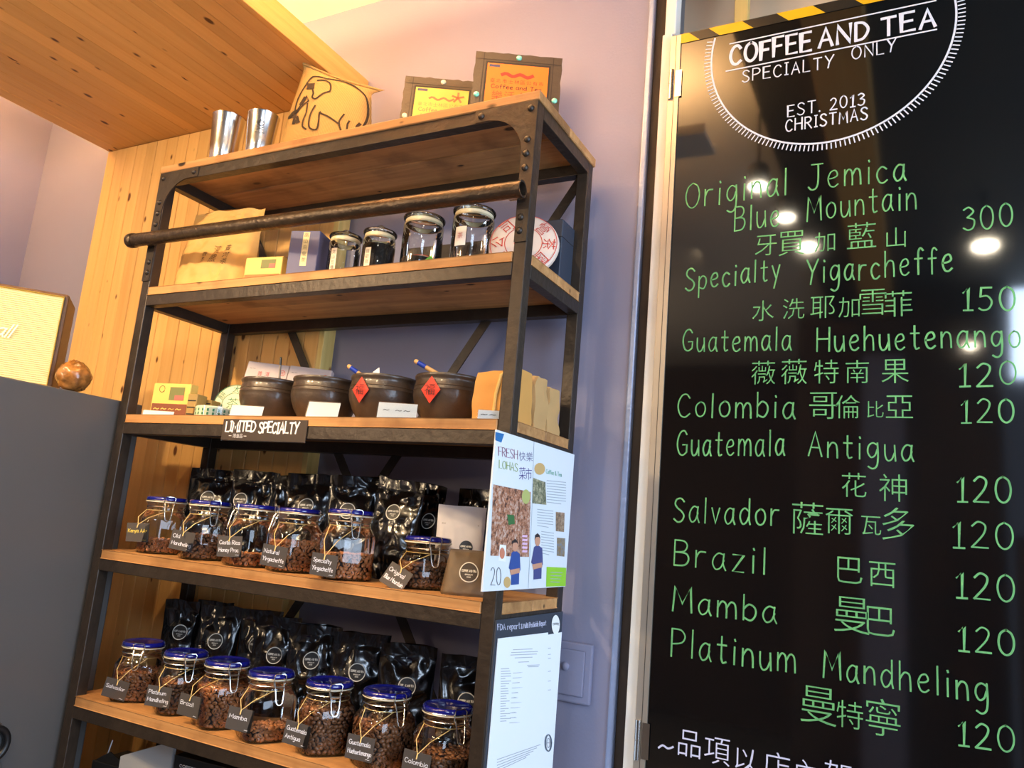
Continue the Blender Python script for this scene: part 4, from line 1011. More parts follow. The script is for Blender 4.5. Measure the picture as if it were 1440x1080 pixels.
# ================================================================== second shelf
kb = make_pouch('kraft_bag', 'large creased kraft bag with handwritten characters at the left of the second shelf', 'bag', (.160, .105, T2), 6, .29, .262, .115, 61, mat('golden_kraft', srgb(208, 160, 90), .7, bump=.5, bscale=14, var=.06), lean=.06, amp=1.25, seal=.985, taper=.14)
KF = t_surface[kb.name]; mb = MB(); f = lambda a, b, l=0: KF(a, b)
for q, (ch, a, b, s) in enumerate((('浣', .020, .128, .026), ('熊', .022, .098, .026), ('黃', .062, .130, .020), ('河', .064, .108, .020), ('茶', .066, .086, .018), ('散', -.018, .114, .016), ('茶', -.016, .094, .016))): cjk(mb, ch, f, a, b, s)
mb.build('lettering', ink, kb)
t, f = printbox('tea_box', 'yellow and orange tea box lying in front of the kraft bag on the second shelf', 'box', .335, .118, .050, .030, T2, .078, yel, rz=.12)
mb = MB(); quad(mb, f, .052, .046, .098, .070, 2); quad(mb, f, .078, .046, .098, .058, 3, 2e-4)
quad(mb, f, .003, .003, .115, .030, 1); write(mb, '~~~', f, .02, .008, .07, .016, .0026, 4)
mb.build('print', [ink, mat('orange_print', srgb(200, 110, 50), .6), grn, rosep, yel], t)
t, f = printbox('small_box', 'small yellow box tucked between the yellow tea box and the blue box', 'box', .440, .040, .085, .03, T2, .062, yel, rz=.2)
mb = MB(); quad(mb, f, .004, .01, .036, .02); mb.build('print', brn, t)
t, f = printbox('tea_box', 'upright slate blue tea box with a paper strip label on the second shelf', 'box', .478, .082, .055, .105, T2, .142, mat('slate_blue_card', srgb(86, 88, 122), .6, var=.03), rz=.28)
mb = MB(); quad(mb, f, .036, .046, .054, .138); 
mb.build('strip_label', mat('cream_label', srgb(214, 200, 150), .6), t)
mb = MB()
for q, ch in enumerate('高山烏龍茶'): cjk(mb, ch, lambda a, b, l=0: f(a, b, 3e-4), .045, .130-.017*q, .012)
mb.build('lettering', ink, t)
teacake('grey-brown tea cake with a red ring behind the yellow box, second shelf', (.350, .215), .092, .3, .30, T2, mat('grey_wrap', srgb(176, 158, 134), .7), rosep, '雲南七子餅茶', '中')
teacake('wrapped tea cake with red lettering hidden behind the small glass canisters', (.770, .21), .062, .3, .25, T2, mat('white_wrap', srgb(222, 206, 190), .55), red, '中國茶葉雲南', '茶')
teacake('large white tea cake with red lettering beside the right post on the second shelf', (1.118, .135), .084, .36, .24, T2, MATS['white_wrap'], red, '國營茶園中茶公司', '茶')
def canister(name, label, loc, rz, r, h_, fill, knob, group):
    t = thing(name, label, 'canister', loc, rz=rz, group=group)
    hb = h_-.026
    MB().lathe([(r*.90, 0), (r*.98, .004), (r, .010), (r, hb-.016), (r*.97, hb-.010), (r*.90, hb-.006), (r*.90, hb)], 40, cap1=False).build('glass_body', glass, t, smooth=60)
    MB().lathe([(r*.72, .002), (r*.88, .003), (r*.88, .007), (r*.6, .008)], 32).build('glass_foot', MATS['jar_glass_foot'], t, smooth=True)
    prl = [(r*.82, hb-.014), (r*.85, hb-.012), (r*.85, hb+.001), (r*1.02, hb+.002), (r*1.05, hb+.005), (r*1.02, hb+.009), (r*.8, hb+.013), (r*.35, hb+.0145)]
    if knob: prl += [(r*.16, hb+.015), (r*.14, hb+.018), (r*.24, hb+.021), (r*.25, hb+.024), (r*.16, hb+.027), (0, hb+.0275)]
    else: prl += [(0, hb+.015)]
    MB().lathe(prl, 40, cap0=False, cap1=False).build('glass_lid', glassmat('lid_glass', (.97, .96, .90, 1), .06, 1.5, 1.1), t, smooth=50)
    MB().lathe([(r*.905, hb-.012), (r*.925, hb-.011), (r*.925, hb-.001), (r*.905, hb)], 32, cap0=False, cap1=False).build('seal_ring', mat('clear_seal', srgb(226, 214, 178), .3), t, smooth=True)
    mb = MB(); mb.lathe([(r*.90, .009), (r*.955, .013), (r*.955, fill-.004), (r*.6, fill), (0, fill+.003)], 30, cap1=False)
    o = mb.build('tea_leaves', tea_m, t, smooth=180); o['kind'] = 'stuff'
    return t, hb
GC = 'glass tea canisters on the second shelf'
def curved_label(t, r, a0, z0, z1, half, m, txt=None, txm=None, sz=.01, frame=None):
    n_ = 6; mb = MB(); A = lambda s: a0+s*half/r
    v = []
    for s in range(n_+1):
        a = A(-1+2*s/n_); v += [(r*math.cos(a), r*math.sin(a), z0), (r*math.cos(a), r*math.sin(a), z1)]
    mb.add(v, [(2*i, 2*i+2, 2*i+3, 2*i+1) for i in range(n_)])
    o = mb.build('label', m, t)
    fc = lambda a, b, l=0: ((r+.0005+l)*math.cos(a0+a/r), (r+.0005+l)*math.sin(a0+a/r), b)
    if txt:
        mb = MB()
        for q, ch in enumerate(txt): cjk(mb, ch, fc, 0, z1-.010-(sz*1.35)*q, sz)
        mb.build('lettering', txm or ink, t)
    return fc
def viewa(x, y, rz, off): return math.atan2(CAM.y-y, CAM.x-x)-rz+math.radians(off)
c, hb = canister('glass_canister', 'small glass canister with knobbed lid and paper strip, next to the blue box', (.612, .115, T2), 0, .041, .150, .012, True, GC)
curved_label(c, .0418, viewa(.612, .115, 0, -38), .006, .088, .0085, cream, '文山包種')
c, hb = canister('glass_canister', 'small knobbed glass canister full of dark tea, second from the blue box', (.722, .115, T2), 0, .041, .150, .098, True, GC)
curved_label(c, .0418, viewa(.722, .115, 0, -38), .010, .080, .0085, cream, '鐵觀音')
c, hb = canister('glass_canister', 'tall glass canister with a green leaf card, half full of tea twigs', (.842, .13, T2), 0, .050, .180, .055, False, GC)
fc = curved_label(c, .0508, viewa(.842, .13, 0, 22), .012, .014, .002, mat('leaf_green', srgb(120, 190, 60), .5))
mb = MB(); mb.add([fc(-.022, .012), fc(.018, .012), fc(.020, .040), fc(.006, .058), fc(-.010, .040)], [(0, 1, 2, 3, 4)]); mb.build('leaf_card', MATS['leaf_green'], c)
c, hb = canister('glass_canister', 'tall empty glass canister with a white card bearing a red seal', (.985, .13, T2), 0, .050, .182, .016, False, GC)
fc = curved_label(c, .0508, viewa(.985, .13, 0, -34), .060, .110, .0165, ink)
fc = curved_label(c, .0512, viewa(.985, .13, 0, -34), .0615, .1085, .0150, whitep, None)
mb = MB(); cjk(mb, '茶', fc, 0, .086, .014); mb.build('seal', red, c)
# dark boxes in the rear
dk = mat('dark_brown_box', srgb(52, 40, 34), .6)
o = MB().box(0, 0, 0, .33, .06, .150).build('dark_box', dk, bevel=.002); o.location = (.70, .264, T2); o['label'] = 'long dark brown box lying behind the glass canisters'; o['category'] = 'box'
t, f = printbox('dark_blue_box', 'dark blue-grey box standing at the right rear of the second shelf', 'box', 1.100, .075, .225, .072, T2, .165, mat('blue_black_card', srgb(50, 58, 72), .45), rz=.0)
MB().box(-.0006, -.0006, .120, .0756, .0726, .1215).build('lid_line', ink, t)

# ================================================================== top shelf
def cup(label, loc, r0, r1, h_):
    t = thing('steel_cup', label, 'cup', loc, group='steel tumblers on the top shelf')
    MB().lathe([(r0*.92, 0), (r0, .003), (r0+(r1-r0)*.5, h_*.5), (r1, h_-.002), (r1+.001, h_), (r1-.0015, h_), (r0-.002, .004)], 40).build('cup_wall', steel, t, smooth=40)
    return t
cup('brushed steel tumbler nearest the left end of the top shelf', (.118, .10, T1), .034, .046, .185)
c2 = cup('brushed steel tumbler with a small dark emblem, beside the burlap sack', (.262, .10, T1), .032, .044, .165)
va = viewa(.262, .10, 0, -8)
fc = lambda a, b, l=0: ((.032+.012*(b+.05)/.165+.0009)*math.cos(va+a/.04), (.032+.012*(b+.05)/.165+.0009)*math.sin(va+a/.04), b+.05)
mb = MB(); ribbon(mb, [(.008*math.cos(a*.4), .074+.008*math.sin(a*.4)) for a in range(17)], .002, fc)
ribbon(mb, [(-.008, .054), (.008, .062)], .002, fc); ribbon(mb, [(-.008, .062), (.008, .054)], .002, fc)
ribbon(mb, [(-.004, .076), (-.002, .076)], .003, fc); ribbon(mb, [(.002, .076), (.004, .076)], .003, fc)
mb.build('emblem', ink, c2); mb = MB(); write(mb, '~~~', fc, -.014, .044, .028, .006, .0009); mb.build('lettering', ink, c2)

# burlap sack with a line-drawn elephant, facing the viewer
def burlap():
    m = bpy.data.materials.new('burlap'); m.use_nodes = True; N = m.node_tree.nodes; L = m.node_tree.links; b = N['Principled BSDF']
    b.inputs['Roughness'].default_value = .9; b.inputs['Specular IOR Level'].default_value = .1
    tc = N.new('ShaderNodeTexCoord'); outs = []
    for rot in (0, PI/2):
        mp = N.new('ShaderNodeMapping'); mp.inputs['Rotation'].default_value = (0, rot, 0); L.new(tc.outputs['Object'], mp.inputs[0])
        wv = N.new('ShaderNodeTexWave'); wv.inputs['Scale'].default_value = 120; wv.inputs['Distortion'].default_value = .4; wv.bands_direction = 'X'; L.new(mp.outputs[0], wv.inputs['Vector']); outs.append(wv)
    mm_ = N.new('ShaderNodeMath'); mm_.operation = 'MULTIPLY'; L.new(outs[0].outputs['Fac'], mm_.inputs[0]); L.new(outs[1].outputs['Fac'], mm_.inputs[1])
    cr = N.new('ShaderNodeValToRGB'); cr.color_ramp.elements[0].color = srgb(150, 120, 70); cr.color_ramp.elements[1].color = srgb(196, 162, 104); cr.color_ramp.elements[1].position = .6
    L.new(mm_.outputs[0], cr.inputs[0]); L.new(cr.outputs[0], b.inputs['Base Color'])
    bp = N.new('ShaderNodeBump'); bp.inputs['Strength'].default_value = .5; bp.inputs['Distance'].default_value = .001; L.new(mm_.outputs[0], bp.inputs['Height']); L.new(bp.outputs[0], b.inputs['Normal'])
    return m
SC = Vector((.475, .185, T1)); SA = math.radians(27)
ex = Vector((math.cos(SA), math.sin(SA), 0)); en = Vector((math.sin(SA), -math.cos(SA), 0))
def PN(u, v, off=0):
    d = ray(u, v); o_ = SC+en*off; t_ = (o_-CAM).dot(en)/d.dot(en); p = CAM+d*t_-SC
    return p.dot(ex), p.z
OFFS = .062
Lb, _ = PN(384, 214, OFFS*.6); Lt, zL = PN(428, 84, 0); Rt, zR = PN(538, 122, 0); Rb, _ = PN(527, 180, OFFS*.6)
sack = thing('burlap_sack', 'burlap coffee sack printed with an elephant on the top shelf', 'sack', SC, rz=SA)
def SP(u, v, side):
    xl = Lb+(Lt-Lb)*v**1.3; xr = Rb+(Rt-.035-Rb)*v
    if v > .93: k = (v-.93)/.07; xr += .040*k*k; xl -= .008*k
    x = xl+(xr-xl)*(u+1)/2; zt_ = zL+(zR-zL)*(u+1)/2-.012*math.sin((u+1)*PI/2)
    z = v*zt_
    e = max(0, 1-abs(u)**2.5)**.55; prof = (math.sin(PI*min(1, .22+.78*v**.8)))**.55 if v < 1 else 0
    y = side*max(.003, .078*e*prof)+noise.noise(Vector((u*3, v*4, side*2.)))*.010*e*(1-v)
    if side < 0: y += .0
    return Vector((x, y+.02*v, z))
nu, nv = 30, 34; v = []
for j in range(nv+1):
    for i in range(nu+1): v.append(SP(-1+2*i/nu, j/nv, -1))
    for i in range(nu-1, 0, -1): v.append(SP(-1+2*i/nu, j/nv, 1))
n_ = 2*nu
f = [(j*n_+i, j*n_+(i+1) % n_, (j+1)*n_+(i+1) % n_, (j+1)*n_+i) for j in range(nv) for i in range(n_)]+[tuple(range(n_-1, -1, -1)), tuple(nv*n_+i for i in range(n_))]
MB().add(v, f).build('sack_body', burlap(), sack, smooth=60)
def onsack(x, z):
    vv = .5; uu = 0
    for _ in range(12):
        xl = Lb+(Lt-Lb)*vv**1.3; xr = Rb+(Rt-.035-Rb)*vv
        uu = max(-.98, min(.98, 2*(x-xl)/(xr-xl)-1)); zt_ = zL+(zR-zL)*(uu+1)/2-.012*math.sin((uu+1)*PI/2); vv = max(.02, min(.97, z/zt_))
    return SP(uu, vv, -1)
fs_ = lambda a, b, l=0: onsack(a, b)+Vector((0, -.0022-l, 0))
EL = [([(265,345),(225,336),(195,338),(178,362),(160,400),(140,440),(124,485),(118,540),(121,600)], 1), ([(222,366),(258,360),(288,384),(293,432),(272,444),(252,458),(225,488),(206,478),(210,455),(204,430)], 1),
 ([(265,345),(330,346),(390,370),(440,404),(468,440),(478,500),(475,560),(462,610),(455,642)], 1), ([(121,560),(150,515),(178,466),(188,500),(160,520),(121,566)], 0), ([(80,565),(100,556),(120,546)], 2.2), ([(80,565),(104,574),(122,578)], 2.2), ([(120,580),(112,618),(124,608),(140,618),(132,585)], 1.8),
 ([(185,515),(182,570),(168,612),(166,645),(186,664)], 1), ([(226,530),(207,575),(200,625),(206,660),(238,668),(248,630),(250,572),(262,578),(300,596),(352,634)], 1),
 ([(372,574),(352,614),(352,640),(360,664)], 1), ([(398,606),(390,625),(388,652)], 1.3), ([(446,606),(436,622),(428,650)], 1.6), ([(168,478),(150,512)], 2.6), ([(186,404),(196,404)], 5)]
mb = MB()
for pts, k in EL:
    q = [PN(380+a/3.6, b/3.6, OFFS) for a, b in pts]
    if len(q) > 3 and k: q = smooth_pts(q, 3)
    ribbon(mb, q, .0048*(k if k > 1.5 else 1), fs_)
mb.build('elephant_drawing', mat('black_fabric_ink', srgb(48, 36, 22), .9), sack)
MB().tube([SP(-1+2*i/20, .985, -1)+Vector((0, -.001, .002)) for i in range(21)], .0035, 6).build('top_seam', burlap(), sack, smooth=True)

# award plaques leaning on the wall, facing the viewer
def plaque(label, tl, wd, hh, rz, lean, paper, inkm, title, seed, zt_, small):
    t = thing('award_plaque', label, 'plaque', (tl[0], tl[1], T1), rot=(-lean, 0, rz), group=None)
    n_ = 16; rnd = random.Random(seed); poly = []
    def wob(a): return .004*noise.noise(Vector((a*14, seed, 0)))
    for i in range(n_): poly.append((wd*i/n_, 0))
    for i in range(n_): poly.append((wd+wob(i/n_+3), hh*i/n_))
    for i in range(n_): poly.append((wd-wd*i/n_, hh+wob(i/n_+7)))
    for i in range(n_): poly.append((0+wob(i/n_+11), hh-hh*i/n_))
    pm_ = mat('dark_plaque_wood', srgb(52, 43, 36), .5, bump=.3)
    MB().prism(poly, -.006, .006).build('plaque_board', pm_, t, bevel=.001, seg=1)
    f = lambda a, b, l=0: (a, -.0066-l, b)
    m_ = .036
    MB().box(m_-.008, -.0064, .02, wd-m_+.008, -.0055, hh-.028).build('backing_sheet', ink, t)
    mb = MB()
    for x in (m_-.014, wd-m_+.014): ribbon(mb, [(x, .002), (x, hh-.002)], .0018, f)
    ribbon(mb, [(.002, hh-.022), (wd-.002, hh-.022)], .0018, f); mb.build('groove', ink, t)
    mb = MB(); mb.box(m_-.003, -.0076, .026, wd-m_+.003, -.0066, hh-.034); mb.build('certificate', paper, t)
    g_ = lambda a, b, l=0: (a, -.0079-l, b)
    mb = MB(); x0 = m_+.008; ww = wd-2*m_-.016; zt2 = hh-.034
    n_c = 8; 
    for q, ch in enumerate('臺北市士林區公有市場'[:9]): cjk(mb, ch, g_, x0+.006+(ww-.012)*q/8, zt2-.054, .0125)
    write(mb, 'Coffee and Tea', g_, x0+.004, zt2-.078, ww-.008, .012, .0018, jit=.1)
    mb.build('lettering', inkm[0], t)
    mb = MB()
    for q, ch in enumerate('樂活名攤'): cjk(mb, ch, g_, x0+.022+(ww-.044)*q/3, zt2-.100, .028)
    pts = [(x0+.03+(ww-.06)*i/12, zt2-.034+.004*math.sin(i*1.1)) for i in range(13)]; ribbon(mb, pts, .010 if not small else .006, g_)
    if small:
        for q in range(5):
            a = q*2*PI/5+.3; ribbon(mb, [(x0+ww-.018, zt2-.026), (x0+ww-.018+.016*math.cos(a), zt2-.026+.016*math.sin(a))], .006, g_, lift=1e-4)
    mb.build('red_lettering', inkm[1], t)
    mb = MB(); quad(mb, g_, x0-.006, zt2-.012, x0+.022, zt2-.004); mb.build('logo', mat('navy_print', srgb(40, 50, 90), .5), t)
    gm_ = mat('teal_glass_stud', srgb(120, 214, 190), .08, spec=.9, coat=1) if not small else mat('pale_glass_stud', srgb(220, 226, 196), .08, spec=.9, coat=1)
    for x, z in ((wd/2, hh-.011), (.012, hh*.55), (wd-.012, hh*.55), (wd/2, .012)):
        MB().lathe([(.0078, 0), (.0072, .003), (.004, .0052), (0, .0056)], 14, cap1=False, M=Matrix.Translation((x, -.006, z)) @ Matrix.Rotation(PI/2, 4, 'X')).build('stud', gm_, t, smooth=True)
    return t
plaque('large orange award plaque with teal studs near the right end of the top shelf', (.906, .182), .228, .30, math.radians(28), .12, mat('orange_certificate', srgb(226, 112, 20), .5), (ink, red), '', 3, 0, False)
plaque('smaller yellow award plaque with pale studs between the sack and the orange plaque', (.664, .205), .215, .292, math.radians(28), .12, mat('yellow_certificate', srgb(216, 186, 84), .5), (mat('grey_print', srgb(150, 120, 80), .6), mat('faded_red_print', srgb(206, 110, 70), .6)), '', 8, 0, True)

# ================================================================== poster and menu sheets on the shelf's right side
def side(x_): return lambda u, v, l=0: PX(u, v, x_+l)
XP = W_+.0055
# poster
p_tl, p_tr, p_br, p_bl = PX(697, 604.5, XP), PX(807, 638, XP), PX(797, 826, XP), PX(686, 832, XP)
ya, yb, za, zb_ = -.066, .324, 1.336, 1.638
t = thing('poster', 'white magazine poster reading FRESH LOHAS taped to the right side of the shelf unit', 'poster', (W_+.001, ya, za))
MB().box(0, 0, 0, .0035, yb-ya, zb_-za).build('sheet', mat('glossy_white_paper', srgb(226, 232, 236), .35), t)
def zp(x, y, l=0):      # zoomed photograph coordinates -> poster plane
    p = PX(670+x/4.5, 590+y/4.5, XP); return (.0038+l, p.y-ya, p.z-za)
def zq(mb, pts, mi=0, l=0): mb.add([zp(a, b, l) for a, b in pts], [tuple(range(len(pts)))], mi)
mb = MB(); zq(mb, [(122, 78), (178, 92), (160, 146), (121, 130)]); mb.build('logo', mat('poster_blue', srgb(40, 110, 170), .5), t)
mb = MB(); ribbon(mb, [(0, 0), (0, .001)], .0001, lambda a, b, l=0: zp(366, 160+b)); 
sp_l = [(366, 142), (352, 600), (330, 1066)]
zf = lambda a, b, l=0: zp(a, b, l)
mb = MB(); ribbon(mb, sp_l, 2.2, lambda a, b, l=0: zp(a, b, 1e-4)); mb.build('fold_line', mat('fold_grey', srgb(150, 160, 170), .6), t)
def zwrite(mb, txt, x0, y0, x1, y1, cap, wd, mi=0):
    st, tot = text_strokes(txt, 1.5, 3.2, .1)
    for s in st: ribbon(mb, [(x0+(x1-x0)*a/tot, y0+(y1-y0)*a/tot-b*cap/8) for a, b in s], wd, lambda a, b, l=0: zp(a, b, 3e-4))
mb = MB(); zwrite(mb, 'FRESH', 142, 228, 262, 252, 56, 4); mb.build('lettering', mat('mauve_print', srgb(150, 100, 120), .6), t)
mb = MB(); zwrite(mb, 'LOHAS', 146, 306, 262, 330, 50, 4); mb.build('lettering', mat('lime_print', srgb(150, 170, 90), .6), t)
mb = MB()
for ch, x, y, s in (('快', 292, 232, 58), ('樂', 338, 236, 58)): cjk(mb, ch, lambda a, b, l=0: zp(a, 2*y-b, 3e-4), x, y, s, asp=.7)
mb.build('lettering', mat('grey_violet_print', srgb(110, 104, 140), .6), t)
mb = MB()
for ch, x, y, s in (('菜', 292, 340, 78), ('市', 332, 344, 74)): cjk(mb, ch, lambda a, b, l=0: zp(a, 2*y-b, 3e-4), x, y, s, asp=.55)
mb.build('lettering', mat('purple_print', srgb(70, 50, 130), .6), t)
def mosaic(name, c0, c1, c2, sc_):
    m = bpy.data.materials.new(name); m.use_nodes = True; N = m.node_tree.nodes; L = m.node_tree.links
    tc = N.new('ShaderNodeTexCoord'); vo = N.new('ShaderNodeTexNoise'); vo.inputs['Scale'].default_value = sc_*.55; vo.inputs['Detail'].default_value = 5; vo.inputs['Roughness'].default_value = .75
    L.new(tc.outputs['Object'], vo.inputs['Vector']); sp2 = N.new('ShaderNodeMapRange'); sp2.inputs[1].default_value = .36; sp2.inputs[2].default_value = .64; L.new(vo.outputs['Fac'], sp2.inputs[0])
    cr = N.new('ShaderNodeValToRGB'); cr.color_ramp.interpolation = 'LINEAR'; cr.color_ramp.elements[0].color = c0; cr.color_ramp.elements[1].color = c2
    e = cr.color_ramp.elements.new(.5); e.color = c1; L.new(sp2.outputs[0], cr.inputs[0]); L.new(cr.outputs[0], N['Principled BSDF'].inputs['Base Color']); N['Principled BSDF'].inputs['Roughness'].default_value = .4
    return m
mb = MB(); zq(mb, [(108, 410), (346, 458), (334, 870), (90, 862)], 0, 1e-4); mb.build('market_photo', mosaic('market_print', srgb(60, 46, 48), srgb(176, 116, 82), srgb(206, 184, 170), 190), t)
mb = MB(); zq(mb, [(195, 600), (240, 605), (245, 660), (205, 668)], 0, 2e-4); mb.build('green_patch', mat('market_green', srgb(60, 110, 60), .5), t)
mb = MB(); zq(mb, [(360, 368), (438, 396), (444, 540), (356, 530)], 0, 1e-4); mb.build('shop_photo', mosaic('shop_print', srgb(60, 70, 50), srgb(130, 130, 100), srgb(200, 190, 160), 240), t)
mb = MB(); zq(mb, [(504, 584), (560, 590), (556, 712), (504, 706)], 0, 1e-4); mb.build('small_photo', mosaic('small_print', srgb(90, 80, 70), srgb(150, 120, 90), srgb(190, 170, 150), 260), t)
mb = MB(); zq(mb, [(512, 748), (564, 752), (558, 868), (510, 862)], 0, 1e-4); mb.build('small_photo', mosaic('small_print2', srgb(110, 130, 160), srgb(150, 130, 90), srgb(120, 90, 70), 200), t)
mb = MB(); zq(mb, [(446, 932), (570, 938), (566, 1054), (442, 1058)], 0, 1e-4); mb.build('green_box', mat('lime_block', srgb(150, 206, 50), .5), t)
def oval(cx_, cy_, rx_, ry_, n2=18): return [(cx_+rx_*math.cos(2*PI*i/n2), cy_-ry_*math.sin(2*PI*i/n2)) for i in range(n2)]
tanm = mat('tan_print', srgb(206, 170, 110), .5); skin = mat('skin_print', srgb(206, 150, 120), .5); hair = mat('hair_print', srgb(50, 40, 40), .5)
mb = MB(); zq(mb, oval(402, 312, 34, 38), 0, 2e-4); mb.build('coffee_bag_print', tanm, t)
mb = MB(); zq(mb, oval(315, 488, 26, 46), 0, 2e-4); mb.build('dish_print', mat('olive_dish_print', srgb(180, 186, 110), .5), t)
mb = MB(); zq(mb, [(150, 790), (190, 796), (186, 900), (140, 894)], 0, 2e-4); mb.build('white_box_print', whitep, t)
mb = MB(); zq(mb, oval(164, 846, 17, 36), 0, 3e-4); mb.build('meat_print', mat('salmon_print', srgb(206, 130, 100), .5), t)
mb = MB(); zq(mb, oval(196, 1030, 22, 36), 0, 3e-4); mb.build('badge_print', tanm, t)
mb = MB()
for k in range(5): zq(mb, [(292, 730+k*24), (324, 732+k*24), (322, 746+k*24), (290, 744+k*24)], 0, 3e-4)
o = mb.build('pink_captions', mat('pink_print', srgb(230, 190, 220), .5), t); o['kind'] = 'stuff'
mb = MB(); zwrite(mb, '20', 92, 1050, 156, 1048, 112, 3.6); mb.build('lettering', mat('thin_grey_print', srgb(90, 90, 96), .6), t)
mb = MB(); zwrite(mb, 'Coffee & Tea', 442, 340, 540, 362, 26, 3); mb.build('lettering', mat('mint_print', srgb(140, 190, 170), .6), t)
mb = MB()
for x0, x1, y0, n2 in ((446, 568, 384, 9), (386, 488, 566, 7), (412, 492, 706, 9)):
    for k in range(n2): yk = y0+k*17; zq(mb, [(x0, yk), (x1-(30 if k == n2-1 else 0), yk+12), (x1-(30 if k == n2-1 else 0), yk+16), (x0, yk+4)], 0, 1.5e-4)
for k in range(4): zq(mb, [(470, 965+k*20), (545-k*6, 968+k*20), (545-k*6, 972+k*20), (470, 969+k*20)], 0, 3e-4)
o = mb.build('small_print', mat('body_text_print', srgb(160, 168, 176), .6), t); o['kind'] = 'stuff'
for k, (x, y, shirt) in enumerate(((246, 780, (50, 80, 150)), (388, 745, (70, 76, 130)))):
    mb = MB(); sm = mat('shirt_print_%s' % 'ab'[k], srgb(*shirt), .5)
    zq(mb, [(x-22, y+62), (x-8, y+52), (x+10, y+54), (x+30, y+70), (x+34, y+170), (x+26, y+190), (x+24, y+262), (x-26, y+268), (x-24, y+180), (x-40, y+160)], 0, 3.2e-4); mb.build('shirt_print', sm, t)
    mb = MB(); zq(mb, oval(x, y+22, 17, 34), 0, 3.6e-4); mb.build('skin_print', skin, t); mb = MB(); zq(mb, [(x-34, y+172), (x+28, y+160), (x+30, y+190), (x-28, y+204)], 0, 3.6e-4); mb.build('skin_print', skin, t)
    mb = MB(); zq(mb, [(x-19, y+16), (x-15, y-14), (x, y-26), (x+14, y-12), (x+18, y+10), (x+8, y-2), (x-10, y)], 0, 4e-4); mb.build('hair_print', hair, t)

# menu board with paper sheets
t = thing('report_board', 'dark report board with white paper sheets hung on the right side of the shelf unit', 'notice', (W_+.001, 0, .72))
HB = [(1.283, 1.278)]
MB().box(0, .002, 0, .003, .322, .561).build('backing_board', mat('slate_notice_board', srgb(54, 60, 72), .5), t)
XQ = W_+.0045
def zm(x, y, l=0): p = PX(660+x/4, 810+y/4, XQ); return (.0033+l, p.y, p.z-.72)
def zmq(mb, pts, mi=0, l=0): mb.add([zm(a, b, l) for a, b in pts], [tuple(range(len(pts)))], mi)
sheetm = mat('bright_white_sheet', srgb(240, 244, 248), .5)
def sheet(y0, y1, z0, z1, name, x0=.0031, sl=0):
    MB().prism([(y0, z0-.72), (y1, z0-.72), (y1, z1-.72+sl), (y0, z1-.72)], x0, x0+.0012, 'x').build(name, sheetm, t)
sheet(.245, .3215, .722, 1.236, 'rear_sheet')
sheet(.010, .243, .722, 1.247, 'front_sheet', .0042, -.006)
mb = MB()
def mwrite(txt, x0, y0, x1, y1, cap, wd, l=1e-4):
    st, tot = text_strokes(txt, 1.2, 3.0, .3)
    for s in st: ribbon(mb, [(x0+(x1-x0)*a/tot, y0+(y1-y0)*a/tot-b*cap/8) for a, b in s], wd, lambda a, b, q=0: zm(a, b, l))
mwrite('FDA report', 160, 305, 285, 296, 34, 3); mwrite('& Multi Pesticide Report', 292, 296, 432, 276, 28, 2.6)
mb.build('lettering', chalk_l, t)
mb = MB(); zmq(mb, oval(486, 274, 24, 56), 0, 2e-4); mb.build('round_sticker', whitep, t)
mb = MB(); q = oval(486, 274, 24, 56, 28); ribbon(mb, q+[q[0]], 2.4, lambda a, b, l=0: zm(a, b, 3.5e-4)); mwrite('COFFEE', 470, 276, 504, 276, 12, 1.6, 4e-4); mb.build('sticker_print', ink, t)
greyt = mat('pale_grey_print', srgb(170, 172, 178), .6)
rnd = random.Random(5); mb = MB()
for k, (y, x0, x1) in enumerate(((412, 240, 350), (428, 230, 380), (442, 225, 375), (458, 250, 350), (482, 270, 330), (500, 320, 390), (508, 325, 385))):
    dy = -(x1-x0)*.04; zmq(mb, [(x0, y), (x1, y+dy), (x1, y+dy+3.5), (x0, y+3.5)], 0, .0024)
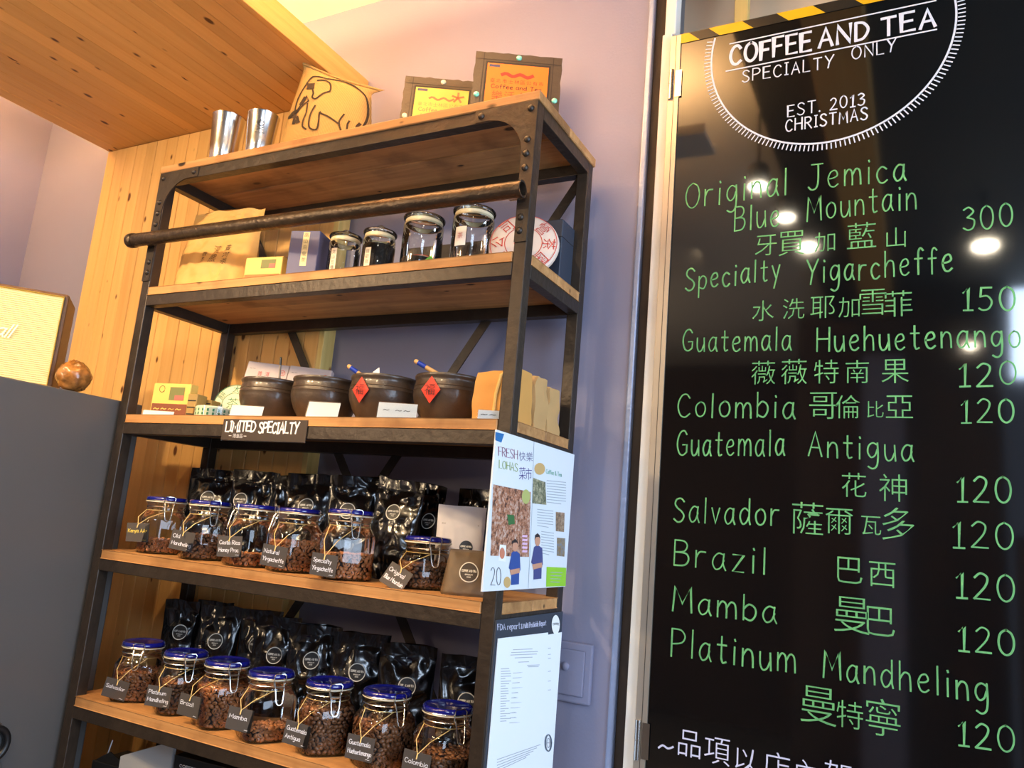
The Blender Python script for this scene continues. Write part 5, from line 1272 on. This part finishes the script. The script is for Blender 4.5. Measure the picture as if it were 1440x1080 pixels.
for k in range(22):
    y = 520+k*14; x0 = 172-k*.2; x1 = x0+rnd.uniform(25, 60); zmq(mb, [(x0, y), (x1, y-2), (x1, y+1.5), (x0, y+3.5)], 0, .0024)
    if k % 2 == 0: zmq(mb, [(240-k, y+24), (240-k+rnd.uniform(20, 70), y+20), (240-k+40, y+24), (240-k, y+27)], 0, .0024)
for k in range(5): zmq(mb, [(150, 1030+k*16), (395-k*20, 945+k*18), (395-k*20, 949+k*18), (150, 1034+k*16)], 0, .0024)
for k, y in enumerate((405, 440, 462, 535, 590, 640)): zmq(mb, [(440, y), (456, y-2), (456, y+1), (440, y+3)], 0, .0013)
o = mb.build('small_print', greyt, t); o['kind'] = 'stuff'
mb = MB(); q = oval(440, 938, 17, 46, 28); ribbon(mb, q+[q[0]], 6, lambda a, b, l=0: zm(a, b, .0026)); q2 = oval(440, 938, 9, 26, 20); ribbon(mb, q2+[q2[0]], 2, lambda a, b, l=0: zm(a, b, .0026)); mwrite('~', 432, 944, 450, 943, 14, 2, .0026)
mb.build('round_stamp', mat('stamp_grey', srgb(90, 100, 112), .6), t)

# ================================================================== bottom shelf peeking in
t = thing('stationery_box', 'open black box with a torn edge low on the bottom shelf', 'box', (.055, .06, T6), rz=.1)
MB().box(0, 0, 0, .16, .11, .205).build('box_body', black, t, bevel=.002)
MB().prism([(.004, .205), (.05, .232), (.12, .205)], .004, .007).build('flap', black, t)
t = thing('paper_folder', 'grey-white paper folder standing between the black boxes on the bottom shelf', 'folder', (.17, .05, T6), rz=.25)
MB().prism([(0, 0), (.14, 0), (.14, .292), (0, .238)], 0, .012).build('folder_body', mat('pale_grey_card', srgb(150, 150, 150), .6), t, bevel=.001, seg=1)
t = thing('black_carton', 'long black carton with a thin white line of print on the bottom shelf', 'box', (.31, .09, T6), rz=.08)
MB().box(0, 0, 0, .42, .15, .262).build('carton_body', black, t, bevel=.002)
mb = MB(); f = lambda a, b, l=0: (a, -.0007-l, b); write(mb, 'COFFEE AND TEA', f, .02, .238, .12, .006, .0009); mb.build('lettering', chalk_w, t)
o = MB().tube([(0, 0, 0), (.02, -.005, .052)], .0016, 6).build('thin_stick', chalk_w, None, smooth=True); o.location = (.072, .085, T6+.203); o['label'] = 'thin pale stick rising out of the open black box'; o['category'] = 'stick'
